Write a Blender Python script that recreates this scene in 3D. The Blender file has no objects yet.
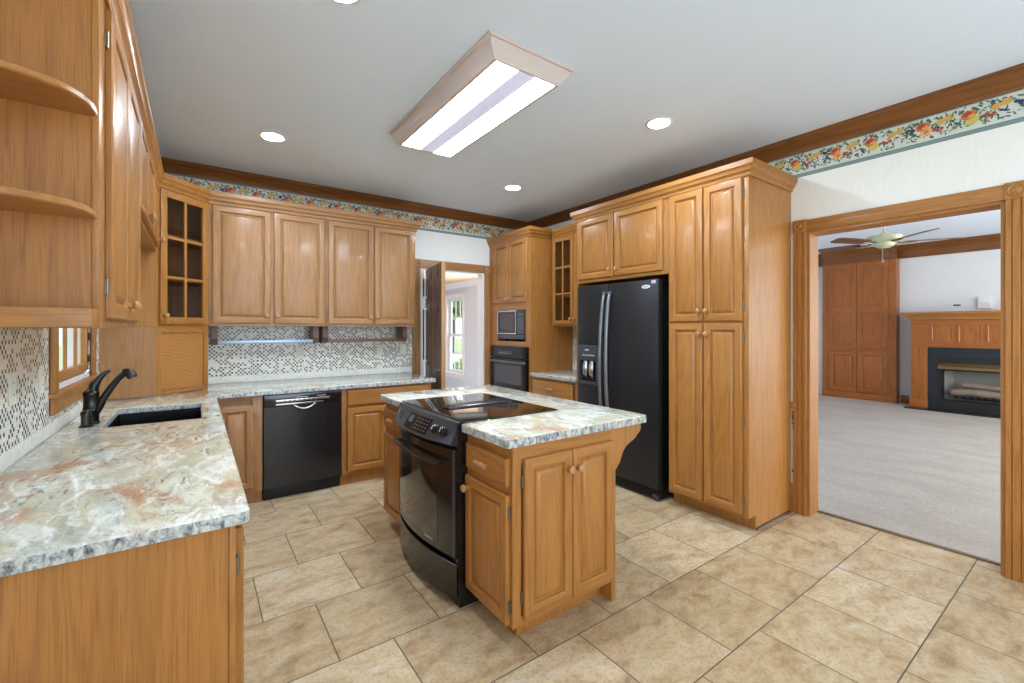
import bpy, bmesh, math, random
from mathutils import Vector, Matrix

# ------------------------------------------------------------------ camera, light, exposure
sc = bpy.context.scene
COL = sc.collection
H = 1.385
TH = 0.621759
cd = bpy.data.cameras.new('camera')
cd.sensor_width = 36.0
cd.lens = 440.817 / 1024 * 36.0
cd.shift_y = -12.9 / 1024
cd.clip_start = 0.02
cam = bpy.data.objects.new('camera', cd)
cam.location = (0, 0, H)
cam.rotation_euler = (math.pi / 2, 0, -TH)
COL.objects.link(cam)
sc.camera = cam

vs = sc.view_settings
vs.view_transform = 'Standard'
vs.look = 'None'
vs.gamma = 1.0
vs.use_curve_mapping = False
vs.exposure = 0.56

world = bpy.data.worlds.new('world')
sc.world = world
world.use_nodes = True
wbg = world.node_tree.nodes['Background']
wbg.inputs[0].default_value = (0.78, 0.87, 1.0, 1)
wbg.inputs[1].default_value = 1.6
sc.cycles.max_bounces = 10
sc.cycles.diffuse_bounces = 6
sc.cycles.glossy_bounces = 5
sc.cycles.transmission_bounces = 8
sc.cycles.caustics_reflective = False
sc.cycles.caustics_refractive = False
sc.cycles.sample_clamp_indirect = 6.0


def area(name, loc, rot, sx, sy, power, color=(1, 1, 1)):
    l = bpy.data.lights.new(name, 'AREA')
    l.shape = 'RECTANGLE'
    l.size = sx
    l.size_y = sy
    l.energy = power
    l.color = color
    o = bpy.data.objects.new(name, l)
    o.location = loc
    o.rotation_euler = rot
    COL.objects.link(o)
    return o


R90 = math.pi / 2
# added fill lamps for kitchen, family room and back hall, with made-up windows
area('kitchen_added_fill', (1.5, -2.93, 1.45), (R90 + .75, 0, 0), 3.6, 2.0, 52, (0.80, 0.91, 1.0))  # added fill from behind the camera, tilted up to brighten the ceiling
area('side_added_fill', (-.50, -1.5, 1.65), (0, -R90 - .25, 0), 1.3, 1.9, 28, (0.84, 0.93, 1.0))  # added to brighten the right wall and the pantry
area('family_room_added_fill', (7.2, -1.93, 1.5), (R90, 0, 0), 5.0, 2.0, 125, (1.0, 0.985, 0.965))  # added to light the family room from out of view
area('hall_added_fill', (4.36, 6.3, 1.15), (0, R90, 0), 1.4, 1.4, 92, (0.86, 0.94, 1))  # added fill at the solid hall wall, away from the hall window
sun = bpy.data.lights.new('sun', 'SUN')
sun.energy = 2.5
sun.angle = 0.05
so = bpy.data.objects.new('sun', sun)
so.rotation_euler = (0.7, 0.5, 0.2)
COL.objects.link(so)


# ------------------------------------------------------------------ material helpers
def lin(c):
    return tuple(((v / 255) / 12.92 if v / 255 <= 0.04045 else ((v / 255 + 0.055) / 1.055) ** 2.4) for v in c) + (1.0,)


class NT:
    def __init__(self, name):
        self.m = bpy.data.materials.new(name)
        self.m.use_nodes = True
        self.t = self.m.node_tree
        self.b = self.t.nodes['Principled BSDF']

    def put(self, sock, val):
        if isinstance(val, bpy.types.NodeSocket):
            self.t.links.new(val, sock)
        else:
            sock.default_value = val

    def n(self, kind, ins=None, **props):
        nd = self.t.nodes.new('ShaderNode' + kind)
        for k, v in props.items():
            setattr(nd, k, v)
        for k, v in (ins or {}).items():
            self.put(nd.inputs[k], v)
        return nd

    def math(self, op, a, b=0.0, c=0.0):
        nd = self.n('Math', {0: a, 1: b, 2: c}, operation=op)
        return nd.outputs[0]

    def mix(self, f, a, b, mode='MIX'):
        nd = self.t.nodes.new('ShaderNodeMix')
        nd.data_type = 'RGBA'
        nd.blend_type = mode
        self.put(nd.inputs[0], f)
        self.put(nd.inputs[6], a)
        self.put(nd.inputs[7], b)
        return nd.outputs[2]

    def ramp(self, f, stops, interp='LINEAR'):
        nd = self.t.nodes.new('ShaderNodeValToRGB')
        cr = nd.color_ramp
        cr.interpolation = interp
        while len(cr.elements) < len(stops):
            cr.elements.new(0.5)
        for e, (p, c) in zip(cr.elements, stops):
            e.position = p
            e.color = c if len(c) == 4 else lin(c)
        self.put(nd.inputs[0], f)
        return nd.outputs[0]

    def coords(self, scale=(1, 1, 1), rot=(0, 0, 0), rnd=0.0, loc=(0, 0, 0)):
        tc = self.n('TexCoord').outputs['Object']
        if rnd:
            r = self.n('ObjectInfo').outputs['Random']
            v = self.n('CombineXYZ', {0: self.math('MULTIPLY', r, rnd), 1: self.math('MULTIPLY', r, rnd * .73), 2: self.math('MULTIPLY', r, rnd * 1.3)}).outputs[0]
            tc = self.n('VectorMath', {0: tc, 1: v}, operation='ADD').outputs[0]
        return self.n('Mapping', {0: tc, 1: loc, 2: rot, 3: scale}).outputs[0]

    def noise(self, v, scale, detail=4, rough=.5, dist=0.0):
        return self.n('TexNoise', {'Vector': v, 'Scale': scale, 'Detail': detail, 'Roughness': rough, 'Distortion': dist}).outputs['Fac']

    def bump(self, h, strength=.2, dist=.002):
        nd = self.n('Bump', {'Strength': strength, 'Distance': dist, 'Height': h})
        self.put(self.b.inputs['Normal'], nd.outputs[0])

    def set(self, color=None, rough=.5, metal=0.0, spec=.5, coat=0.0, trans=0.0, ior=1.45):
        if color is not None:
            self.put(self.b.inputs['Base Color'], color)
        self.put(self.b.inputs['Roughness'], rough)
        self.b.inputs['Metallic'].default_value = metal
        self.b.inputs['Specular IOR Level'].default_value = spec
        self.b.inputs['Coat Weight'].default_value = coat
        self.b.inputs['Coat Roughness'].default_value = .12
        self.b.inputs['Transmission Weight'].default_value = trans
        self.b.inputs['IOR'].default_value = ior
        return self.m


def plain(name, rgb, rough=.5, metal=0.0, spec=.5, coat=0.0, var=.06):
    k = NT(name)
    f = k.noise(k.coords(rnd=7), 9, 3)
    a = lin(rgb)
    d = tuple(x * (1 - var) for x in a[:3]) + (1,)
    return k.set(k.mix(f, d, a), rough, metal, spec, coat)


def oak(name, axis, light, mid, dark, rough=.38, coat=.16, bands=8.0, contrast=.22):
    k = NT(name)
    st = {'x': (.09, 1, 1), 'y': (1, .09, 1), 'z': (1, 1, .09)}[axis]
    v = k.coords(st, rnd=23)
    broad = k.noise(v, 8.5, 2, .5, .3)
    ringv = k.math('SINE', k.math('MULTIPLY', broad, bands * 6.28))
    ring = k.math('MULTIPLY_ADD', ringv, .5, .5)
    ring = k.math('POWER', ring, 2.2)
    st2 = {'x': (.02, 1, 1), 'y': (1, .02, 1), 'z': (1, 1, .02)}[axis]
    fine = k.noise(k.coords(st2, rnd=11), 300, 3, .6)
    tone = k.noise(k.coords(st, rnd=5), 2.2, 3, .5)
    col = k.mix(tone, lin(mid), lin(light))
    col = k.mix(k.math('MULTIPLY', ring, contrast), col, lin(dark))
    pore = k.ramp(fine, [(.36, (1, 1, 1, 1)), (.5, (0, 0, 0, 1))])
    col = k.mix(k.math('MULTIPLY', pore, .36), col, lin(dark))
    k.bump(fine, .08, .001)
    return k.set(col, rough, 0, .45, coat)


OAK = {a: oak('golden_oak_' + a, a, (180, 126, 65), (160, 104, 46), (98, 56, 24)) for a in 'xyz'}
PALE = {a: oak('pale_glare_oak_' + a, a, (178, 132, 86), (160, 113, 68), (106, 67, 37)) for a in 'xyz'}  # paler, pinker oak copy; glare on the back wall cabinets put into its colour
CHERRY = {a: oak('red_brown_oak_' + a, a, (172, 106, 48), (150, 85, 34), (100, 54, 22), contrast=.35) for a in 'xyz'}
CROWN = {a: oak('dark_crown_oak_' + a, a, (138, 88, 42), (118, 72, 34), (72, 42, 20), contrast=.4) for a in 'xyz'}
WALNUT = {a: oak('dark_door_wood_' + a, a, (110, 78, 60), (96, 66, 50), (68, 46, 36), contrast=.3) for a in 'xyz'}
PICKLED = plain('whitewashed_wood', (200, 184, 176), .45, coat=.1)
KNOBWOOD = plain('turned_knob_wood', (178, 128, 80), .28, coat=.4)
BRASS = plain('old_brass', (138, 126, 106), .42, .9)
BLACK = plain('black_enamel', (20, 20, 22), .16, coat=.5)
BLACKMATTE = plain('black_plastic', (16, 16, 18), .42)
DARK = plain('dark_recess', (14, 12, 11), .7)
GLASSBLACK = plain('black_ceramic_glass', (10, 10, 12), .04, spec=.8, coat=.6)
SILVER = plain('bright_silver', (205, 206, 208), .25, 1.0)
GREYPLASTIC = plain('graphite_plastic', (62, 64, 68), .36)
LABEL = plain('pale_print', (190, 192, 195), .5)
WHITE = plain('white_paint', (232, 232, 232), .42)
IVORY = plain('ivory_plastic', (222, 220, 200), .4)
CEILM = plain('ceiling_paint', (224, 238, 255), .8, var=.03)
HALLWALL = plain('grey_white_paint', (206, 212, 222), .7)
PEACH = plain('peach_ceiling', (220, 178, 144), .8)  # even peach tone over the hall ceiling
FAMWALL = plain('family_room_paint', (222, 224, 228), .8)
BRONZE = plain('oil_rubbed_bronze', (36, 34, 33), .28, .6, coat=.4)
SLATE = plain('blue_black_slate', (34, 42, 52), .32, var=.4)
SOOT = plain('sooty_metal', (26, 26, 28), .5)
FIREBRICK = plain('pale_firebrick', (150, 150, 145), .85)
LOGWOOD = oak('ceramic_log_bark', 'y', (168, 152, 134), (122, 106, 92), (52, 44, 38), rough=.85, coat=0)
CREAMFAN = plain('cream_fan_enamel', (196, 200, 168), .4)
GREEN = plain('leaf_green', (168, 196, 128), .8, var=.5)
LAWN = plain('lawn_green', (150, 178, 110), .9, var=.3)
PAVE = plain('concrete_grey', (205, 203, 198), .9)


def emit(name, rgb, s):
    k = NT(name)
    k.set(lin(rgb), .5)
    k.b.inputs['Emission Color'].default_value = lin(rgb)
    k.b.inputs['Emission Strength'].default_value = s
    return k.m


TUBE = emit('fluorescent_diffuser', (220, 238, 255), 30.0)
TUBEDIM = emit('diffuser_centre', (206, 210, 236), 0.3)
CAN = emit('downlight_lens', (220, 238, 255), 235.0)


def glass(name, tint=(255, 255, 255), refl=1.0):
    """thin window glass: lets light straight through and reflects at a slant"""
    k = NT(name)
    out = k.t.nodes['Material Output']
    tr = k.n('BsdfTransparent', {0: lin(tint)}).outputs[0]
    gl = k.n('BsdfGlossy', {0: (1, 1, 1, 1), 1: .03}).outputs[0]
    fr_ = k.n('Fresnel', {0: 1.5}).outputs[0]
    front = k.math('MULTIPLY', refl, k.math('SUBTRACT', 1.0, k.n('NewGeometry').outputs['Backfacing']))
    mx = k.n('MixShader', {0: k.math('MULTIPLY', fr_, front), 1: tr, 2: gl}).outputs[0]
    k.t.links.new(mx, out.inputs[0])
    return k.m


PANE = glass('window_glass', refl=.3)
CABGLASS = glass('cabinet_glass', (236, 234, 232))


def granite():
    k = NT('granite')
    v = k.coords((1, .5, 1), (0, 0, .9))
    big = k.noise(v, 1.6, 8, .64, 1.7)
    base = k.ramp(big, [(.26, (104, 112, 108)), (.35, (166, 166, 146)), (.42, (216, 212, 192)), (.49, (194, 186, 156)), (.56, (224, 222, 210)), (.64, (188, 174, 138)), (.74, (148, 142, 118))])
    fl = k.noise(k.coords((1, .30, 1), (0, 0, 1.15)), 20, 8, .7, 1.8)
    veins = k.ramp(fl, [(.36, (1, 1, 1, 1)), (.46, (0, 0, 0, 1))])
    zone = k.ramp(k.noise(k.coords((1, .6, 1), (0, 0, .6), loc=(4, 2, 0)), 2.4, 4, .55, .8), [(.4, (0, 0, 0, 1)), (.58, (1, 1, 1, 1))])
    base = k.mix(k.math('MULTIPLY', veins, k.math('MULTIPLY_ADD', zone, .65, .28)), base, lin((94, 104, 112)))
    rust = k.ramp(k.noise(k.coords((1, .6, 1), (0, 0, .7), loc=(1.3, .4, 0)), 2.6, 7, .66, 1.0), [(.535, (0, 0, 0, 1)), (.63, (1, 1, 1, 1))])
    base = k.mix(k.math('MULTIPLY', rust, .72), base, lin((176, 112, 68)))
    bl = k.ramp(k.noise(k.coords((1, .45, 1), (0, 0, 1.0), loc=(2, 9, 0)), 2.2, 7, .66, 1.4), [(.47, (0, 0, 0, 1)), (.60, (1, 1, 1, 1))])
    base = k.mix(k.math('MULTIPLY', bl, .42), base, lin((140, 152, 150)))
    wh = k.ramp(k.noise(k.coords((1, .35, 1), (0, 0, 1.0), loc=(7, 1, 0)), 16, 7, .7, 1.2), [(.54, (0, 0, 0, 1)), (.62, (1, 1, 1, 1))])
    base = k.mix(k.math('MULTIPLY', wh, .65), base, lin((242, 242, 238)))
    sp = k.noise(k.coords(), 95, 4, .7)
    base = k.mix(k.math('MULTIPLY', k.ramp(sp, [(.33, (1, 1, 1, 1)), (.40, (0, 0, 0, 1))]), .6), base, lin((84, 80, 80)))
    return k.set(base, .1, 0, .5, .2)


def granite_edge():
    k = NT('granite_chipped_edge')
    a = k.noise(k.coords((1, 1, .6)), 60, 6, .75, .6)
    base = k.ramp(a, [(.32, (52, 54, 58)), (.42, (118, 124, 128)), (.52, (176, 178, 174)), (.62, (208, 206, 196)), (.72, (156, 132, 106))])
    return k.set(base, .28, 0, .5, .1)


GRAN = granite()
GRANE = granite_edge()


def floor_tile():
    k = NT('stone_floor_tile')
    tw, th = .4612, .4628
    tc = k.n('TexCoord').outputs['Object']
    sh = k.n('VectorMath', {0: tc, 1: (-.4877 + .5 * tw + 40 * tw, -.986 + 40 * th, 0)}, operation='ADD').outputs[0]
    br = k.n('TexBrick', {'Vector': sh, 'Color1': (0, 0, 0, 1), 'Color2': (1, 1, 1, 1), 'Mortar': (.5, .5, .5, 1), 'Scale': 1.0, 'Mortar Size': .0026, 'Mortar Smooth': .05, 'Brick Width': tw, 'Row Height': th})
    br.offset = .5
    br.offset_frequency = 2
    rnd = k.n('VectorMath', {0: tc, 1: k.n('VectorMath', {0: br.outputs['Color'], 1: (7, 5, 3)}, operation='MULTIPLY').outputs[0]}, operation='ADD').outputs[0]
    st = k.n('Mapping', {0: rnd, 3: (1, 1.7, 1), 2: (0, 0, .5)}).outputs[0]
    cloud = k.noise(st, 6.0, 9, .68, .4)
    col = k.ramp(cloud, [(.26, (142, 115, 88)), (.40, (184, 157, 122)), (.50, (202, 177, 141)), (.60, (209, 190, 160)), (.72, (210, 203, 188))])
    fine = k.noise(rnd, 60, 5, .7)
    col = k.mix(k.math('MULTIPLY', k.ramp(fine, [(.4, (1, 1, 1, 1)), (.5, (0, 0, 0, 1))]), .35), col, lin((140, 112, 82)))
    tint = k.mix(k.n('SeparateColor', {0: br.outputs['Color']}).outputs[0], lin((232, 226, 216)), (1, 1, 1, 1))
    col = k.mix(1.0, col, tint, 'MULTIPLY')
    col = k.mix(br.outputs['Fac'], col, lin((78, 72, 64)))
    h = k.math('SUBTRACT', 1.0, br.outputs['Fac'])
    k.bump(h, .5, .002)
    ro = k.math('MULTIPLY_ADD', fine, .2, .3)
    return k.set(col, ro, 0, .4)


def mosaic(p=.0168):
    k = NT('mosaic_wall_tile')
    tc = k.n('TexCoord').outputs['Object']
    s = k.n('SeparateXYZ', {0: tc}).outputs
    u = k.math('DIVIDE', k.math('ADD', k.math('ADD', s[0], s[1]), 10.0), p)
    w = k.math('DIVIDE', s[2], p)
    iu, iw = k.math('FLOOR', u), k.math('FLOOR', w)
    fu, fw = k.math('FRACT', u), k.math('FRACT', w)
    par = k.math('MODULO', k.math('ADD', iu, iw), 2.0)
    rn = k.n('TexWhiteNoise', {'Vector': k.n('CombineXYZ', {0: iu, 1: iw, 2: 3.0}).outputs[0]})
    r1 = rn.outputs['Value']
    r2 = k.n('SeparateColor', {0: rn.outputs['Color']}).outputs[1]
    dark = k.math('MULTIPLY', par, k.math('GREATER_THAN', r1, .36))
    above = k.math('GREATER_THAN', s[2], .955)
    dark = k.math('MULTIPLY', dark, above)
    light = k.ramp(r2, [(0, (218, 218, 208)), (.5, (236, 236, 230)), (1, (226, 224, 210))])
    dk = k.ramp(r2, [(.0, (40, 34, 34)), (.4, (66, 54, 50)), (.7, (120, 100, 84)), (1, (60, 62, 70))], 'CONSTANT')
    col = k.mix(dark, light, dk)
    g = .14
    edge = k.math('MAXIMUM', k.math('MAXIMUM', k.math('LESS_THAN', fu, g), k.math('LESS_THAN', fw, g)), 0.0)
    edge = k.math('MULTIPLY', edge, above)
    col = k.mix(edge, col, lin((216, 214, 206)))
    k.bump(k.math('SUBTRACT', 1.0, edge), .3, .001)
    return k.set(col, .22, 0, .5)


def papered():
    k = NT('textured_wallpaper')
    a = k.noise(k.coords((1, 1, .12)), 60, 4, .6)
    b = k.noise(k.coords(), 3, 3, .5)
    col = k.mix(a, lin((228, 227, 221)), lin((240, 239, 234)))
    col = k.mix(k.math('MULTIPLY', b, .25), col, lin((226, 226, 224)))
    k.bump(a, .15, .001)
    return k.set(col, .75, 0, .3)


def carpet():
    k = NT('grey_carpet')
    a = k.noise(k.coords(), 42, 8, .85)
    b = k.noise(k.coords((1, .5, 1), (0, 0, .4)), 2.6, 5, .6, .6)
    col = k.mix(a, lin((124, 113, 104)), lin((232, 222, 213)))
    col = k.mix(k.math('MULTIPLY', k.ramp(b, [(.4, (0, 0, 0, 1)), (.62, (1, 1, 1, 1))]), .35), col, lin((160, 148, 140)))
    k.bump(a, .8, .014)
    return k.set(col, .95, 0, .1)


def tambour():
    k = NT('oak_tambour_wood')
    v = k.coords((.3, .3, 1), rnd=3)
    f = k.noise(v, 70, 5, .7)
    col = k.mix(f, lin((168, 112, 54)), lin((206, 150, 84)))
    return k.set(col, .38, 0, .4, .2)


TILE, MOSAIC, PAPER, CARPET, TAMB = floor_tile(), mosaic(), papered(), carpet(), tambour()
PRINT = {'ground': plain('border_ground', (206, 209, 200), .7), 'teal': plain('border_teal', (120, 142, 142), .7),
         'tealdark': plain('border_teal_line', (86, 114, 112), .7), 'leaf': plain('print_leaf', (70, 104, 84), .7), 'leaf2': plain('print_leaf_olive', (128, 140, 84), .7),
         'berry': plain('print_blueberry', (52, 58, 88), .7), 'peach': plain('print_peach', (202, 112, 68), .7), 'apple': plain('print_red', (176, 64, 60), .7),
         'lemon': plain('print_lemon', (210, 166, 84), .7), 'pear': plain('print_pear', (204, 184, 98), .7), 'cut': plain('print_cut_fruit', (226, 170, 112), .7)}


# ------------------------------------------------------------------ geometry helpers
class MB:
    def __init__(self):
        self.v, self.f, self.m = [], [], []

    def add(self, verts, faces, mi=0):
        b = len(self.v)
        self.v += [Vector(p) for p in verts]
        for i, fc in enumerate(faces):
            self.f.append([b + q for q in fc])
            self.m.append(mi[i] if isinstance(mi, (list, tuple)) else mi)

    def box(self, a, b, mi=0, bev=0.0):
        fr = Fr((0, 0, 0), (1, 0, 0), (0, 1, 0), (0, 0, 1))
        self.fbox(fr, a, b, mi, bev)

    def fbox(self, fr, a, b, mi=0, bev=0.0):
        x0, y0, z0 = [min(a[i], b[i]) for i in range(3)]
        x1, y1, z1 = [max(a[i], b[i]) for i in range(3)]
        if bev <= 0:
            vs_ = [(x0, y0, z0), (x1, y0, z0), (x1, y1, z0), (x0, y1, z0), (x0, y0, z1), (x1, y0, z1), (x1, y1, z1), (x0, y1, z1)]
            self.add([fr.P(*p) for p in vs_], [(0, 3, 2, 1), (4, 5, 6, 7), (0, 1, 5, 4), (1, 2, 6, 5), (2, 3, 7, 6), (3, 0, 4, 7)], mi)
        else:
            bm = bmesh.new()
            r = bmesh.ops.create_cube(bm, size=1.0)
            for v in bm.verts:
                v.co = Vector(((x0 + x1) / 2 + v.co.x * (x1 - x0), (y0 + y1) / 2 + v.co.y * (y1 - y0), (z0 + z1) / 2 + v.co.z * (z1 - z0)))
            bev = min(bev, .49 * min(x1 - x0, y1 - y0, z1 - z0))
            bmesh.ops.bevel(bm, geom=bm.edges[:], offset=bev, segments=2, profile=.6, affect='EDGES')
            self.bm(bm, mi, fr)
            bm.free()

    def bm(self, bm, mi=0, fr=None):
        bm.verts.index_update()
        self.add([fr.P(*v.co) if fr else v.co.copy() for v in bm.verts], [[q.index for q in f.verts] for f in bm.faces], mi)

    def rings(self, rings, mi=0, cap0=True, cap1=True, closed=True):
        n = len(rings[0])
        vs_ = [p for r in rings for p in r]
        fs = []
        for i in range(len(rings) - 1):
            for j in range(n if closed else n - 1):
                k = (j + 1) % n
                fs.append((i * n + j, i * n + k, (i + 1) * n + k, (i + 1) * n + j))
        if cap0:
            fs.append(tuple(range(n - 1, -1, -1)))
        if cap1:
            fs.append(tuple((len(rings) - 1) * n + j for j in range(n)))
        self.add(vs_, fs, mi)

    def prism(self, pts, d, mi=0):
        pts = [Vector(p) for p in pts]
        d = Vector(d)
        self.rings([pts, [p + d for p in pts]], mi)

    def lathe(self, c, axis, prof, n=20, mi=0):
        c, a = Vector(c), Vector(axis).normalized()
        t = a.orthogonal().normalized()
        s = a.cross(t)
        rs = []
        for r, h in prof:
            rs.append([c + a * h + (t * math.cos(2 * math.pi * i / n) + s * math.sin(2 * math.pi * i / n)) * max(r, 1e-5) for i in range(n)])
        self.rings(rs, mi)

    def cyl(self, a, b, r, n=16, mi=0):
        a, b = Vector(a), Vector(b)
        self.lathe(a, b - a, [(r, 0), (r, (b - a).length)], n, mi)

    def tube(self, path, radii, n=14, mi=0, flat=1.0):
        path = [Vector(p) for p in path]
        if not isinstance(radii, (list, tuple)):
            radii = [radii] * len(path)
        rs = []
        t = None
        for i, p in enumerate(path):
            d = (path[min(i + 1, len(path) - 1)] - path[max(i - 1, 0)]).normalized()
            if t is None:
                t = d.orthogonal().normalized()
            t = (t - d * t.dot(d)).normalized()
            s = d.cross(t)
            rs.append([p + (t * math.cos(2 * math.pi * j / n) + s * flat * math.sin(2 * math.pi * j / n)) * radii[i] for j in range(n)])
        self.rings(rs, mi)

    def build(self, name, mats, parent=None, loc=None):
        if not isinstance(mats, (list, tuple)):
            mats = [mats]
        org = Vector((0, 0, 0))
        if parent is not None:
            org = wloc(parent)
        elif loc is not None:
            org = Vector(loc)
        me = bpy.data.meshes.new(name)
        me.from_pydata([tuple(p - org) for p in self.v], [], self.f)
        for m in mats:
            me.materials.append(m)
        for p, mi in zip(me.polygons, self.m):
            p.material_index = mi
        bm = bmesh.new()
        bm.from_mesh(me)
        bmesh.ops.recalc_face_normals(bm, faces=bm.faces[:])
        bm.to_mesh(me)
        bm.free()
        for p in me.polygons:
            p.use_smooth = True
        me.set_sharp_from_angle(angle=math.radians(32))
        o = bpy.data.objects.new(name, me)
        COL.objects.link(o)
        if parent is not None:
            o.parent = parent
        else:
            o.location = org
        return o


def wloc(o):
    p = Vector((0, 0, 0))
    while o is not None:
        p += o.location
        o = o.parent
    return p


class Fr:
    """local frame: u across the face, v up, w out of the face"""

    def __init__(self, o, u, v, w):
        self.o, self.u, self.v, self.w = Vector(o), Vector(u).normalized(), Vector(v), Vector(w).normalized()
        self.ax = 'x' if abs(self.u.x) > abs(self.u.y) + .01 or abs(abs(self.u.x) - abs(self.u.y)) < .02 else 'y'

    def P(self, u, v, w):
        return self.o + self.u * u + self.v * v + self.w * w


def face_y(x0, y, z0=0):     # faces -Y; u runs +X
    return Fr((x0, y, z0), (1, 0, 0), (0, 0, 1), (0, -1, 0))


def face_mx(x, y_far, z0=0):  # faces -X; u runs from the far end towards -Y
    return Fr((x, y_far, z0), (0, -1, 0), (0, 0, 1), (-1, 0, 0))


def face_px(x, y0, z0=0):     # faces +X; u runs +Y
    return Fr((x, y0, z0), (0, 1, 0), (0, 0, 1), (1, 0, 0))


def thing(name, label, cat, loc, group=None):
    o = bpy.data.objects.new(name, None)
    o.empty_display_size = .1
    o.location = loc
    COL.objects.link(o)
    o['label'] = label
    o['category'] = cat
    if group:
        o['group'] = group
    return o


def tag(o, label, cat, group=None):
    o['label'] = label
    o['category'] = cat
    if group:
        o['group'] = group
    return o


def struct(name, mb, mats, loc=None):
    o = mb.build(name, mats, None, loc)
    o['kind'] = 'structure'
    return o


# ------------------------------------------------------------------ cabinet parts
def rect_rings(mb, fr, u0, v0, u1, v1, prof, mis):
    """prof: list of (inset, w); quads between successive rectangles; mis(i, side) gives material index"""
    vs_, fs, ms = [], [], []
    for d, w in prof:
        vs_ += [fr.P(u0 + d, v0 + d, w), fr.P(u1 - d, v0 + d, w), fr.P(u1 - d, v1 - d, w), fr.P(u0 + d, v1 - d, w)]
    for i in range(len(prof) - 1):
        for s in range(4):
            a, b = i * 4 + s, i * 4 + (s + 1) % 4
            fs.append((a, b, b + 4, a + 4))
            ms.append(mis(i, s))
    k = (len(prof) - 1) * 4
    fs.append((k, k + 1, k + 2, k + 3))
    ms.append(mis(len(prof) - 1, 1))
    mb.add(vs_, fs, ms)


def knob(fr, u, v, w, parent, mat=None):
    k = MB()
    k.lathe(fr.P(u, v, w), fr.w, [(.009, 0), (.008, .010), (.011, .013), (.0172, .018), (.0185, .024), (.0155, .030), (.008, .033), (0, .0335)], 16)
    k.build('knob', mat or KNOBWOOD, parent)


def pull(fr, u, v, w, parent, half=.046):
    k = MB()
    k.tube([fr.P(u - half, v, w + .022), fr.P(u - half * .9, v, w + .023), fr.P(u + half * .9, v, w + .023), fr.P(u + half, v, w + .022)], [.011, .0135, .0135, .011], 14)
    k.cyl(fr.P(u - half * .6, v, w), fr.P(u - half * .6, v, w + .02), .006, 10)
    k.cyl(fr.P(u + half * .6, v, w), fr.P(u + half * .6, v, w + .02), .006, 10)
    k.build('pull', KNOBWOOD, parent)


def hinge(fr, u, v, parent, side):
    k = MB()
    k.fbox(fr, (u + side * .001, v - .024, .0), (u + side * .013, v + .024, .003), 0, .001)
    k.cyl(fr.P(u + side * .004, v - .024, .006), fr.P(u + side * .004, v + .024, .006), .0048, 10)
    k.cyl(fr.P(u + side * .004, v - .029, .006), fr.P(u + side * .004, v - .024, .006), .003, 8)
    k.cyl(fr.P(u + side * .004, v + .024, .006), fr.P(u + side * .004, v + .029, .006), .003, 8)
    k.build('hinge', BRASS, parent)


DPROF = lambda t, sw: [(0, .0006), (0, t - .006), (.004, t - .001), (.007, t), (sw - .006, t), (sw - .002, t - .003), (sw + .001, t - .0135), (sw + .009, t - .0145), (sw + .012, t - .011), (sw + .026, t - .0025), (sw + .029, t - .0015)]


def panel_door(fr, u0, v0, u1, v1, parent, W, kn=None, hs=None, sw=.052, t=.021, name='door'):
    mb = MB()
    # mitreless look: rails (top, bottom) take horizontal grain inside the frame ring only
    rect_rings(mb, fr, u0, v0, u1, v1, DPROF(t, sw), lambda i, s: 1 if (i in (3, 4) and s in (0, 2)) else 0)
    d = mb.build(name, [W['z'], W[fr.ax]], parent)
    if kn:
        knob(fr, kn[0], kn[1], t, d)
    if hs:
        hh = v1 - v0
        for q in (v0 + min(.1, hh * .14), v1 - min(.1, hh * .14)):
            hinge(fr, u0 if hs < 0 else u1, q, d, hs)
    return d


def drawer_front(fr, u0, v0, u1, v1, parent, W, t=.021, pulls=(None,)):
    mb = MB()
    rect_rings(mb, fr, u0, v0, u1, v1, [(0, .0006), (0, t - .008), (.003, t - .004), (.010, t), (.014, t)], lambda i, s: 0)
    d = mb.build('drawer', W[fr.ax], parent)
    for p in pulls:
        pull(fr, (u0 + u1) / 2 if p is None else p, (v0 + v1) / 2, t, d)
    return d


def glass_door(fr, u0, v0, u1, v1, parent, W, cols=2, rows=3, kn=None, hs=None, sw=.05, t=.021):
    mb = MB()
    mb.fbox(fr, (u0, v0, .0006), (u0 + sw, v1, t), 0, .003)
    mb.fbox(fr, (u1 - sw, v0, .0006), (u1, v1, t), 0, .003)
    mb.fbox(fr, (u0 + sw, v0, .0006), (u1 - sw, v0 + sw, t - .0005), 1, .003)
    mb.fbox(fr, (u0 + sw, v1 - sw, .0006), (u1 - sw, v1, t - .0005), 1, .003)
    d = mb.build('door', [W['z'], W[fr.ax]], parent)
    m = MB()
    mw = .011
    for c in range(1, cols):
        u = u0 + sw + (u1 - u0 - 2 * sw) * c / cols
        m.fbox(fr, (u - mw, v0 + sw, .004), (u + mw, v1 - sw, t - .002), 0, .003)
    for r in range(1, rows):
        v = v0 + sw + (v1 - v0 - 2 * sw) * r / rows
        m.fbox(fr, (u0 + sw, v - mw, .0045), (u1 - sw, v + mw, t - .0025), 1, .003)
    m.build('muntin_grid', [W['z'], W[fr.ax]], d)
    g = MB()
    g.fbox(fr, (u0 + sw - .005, v0 + sw - .005, .006), (u1 - sw + .005, v1 - sw + .005, .009))
    g.build('glass_pane', CABGLASS, d)
    if kn:
        knob(fr, kn[0], kn[1], t, d)
    if hs:
        for q in (v0 + .08, v1 - .08):
            hinge(fr, u0 if hs < 0 else u1, q, d, hs)
    return d


CPROF = [(0, -.022), (.010, -.022), (.014, -.012), (.014, -.004), (.022, .008), (.030, .014), (.030, .020), (.034, .030), (.040, .040), (.045, .044), (.045, .080), (0, .080)]


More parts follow.
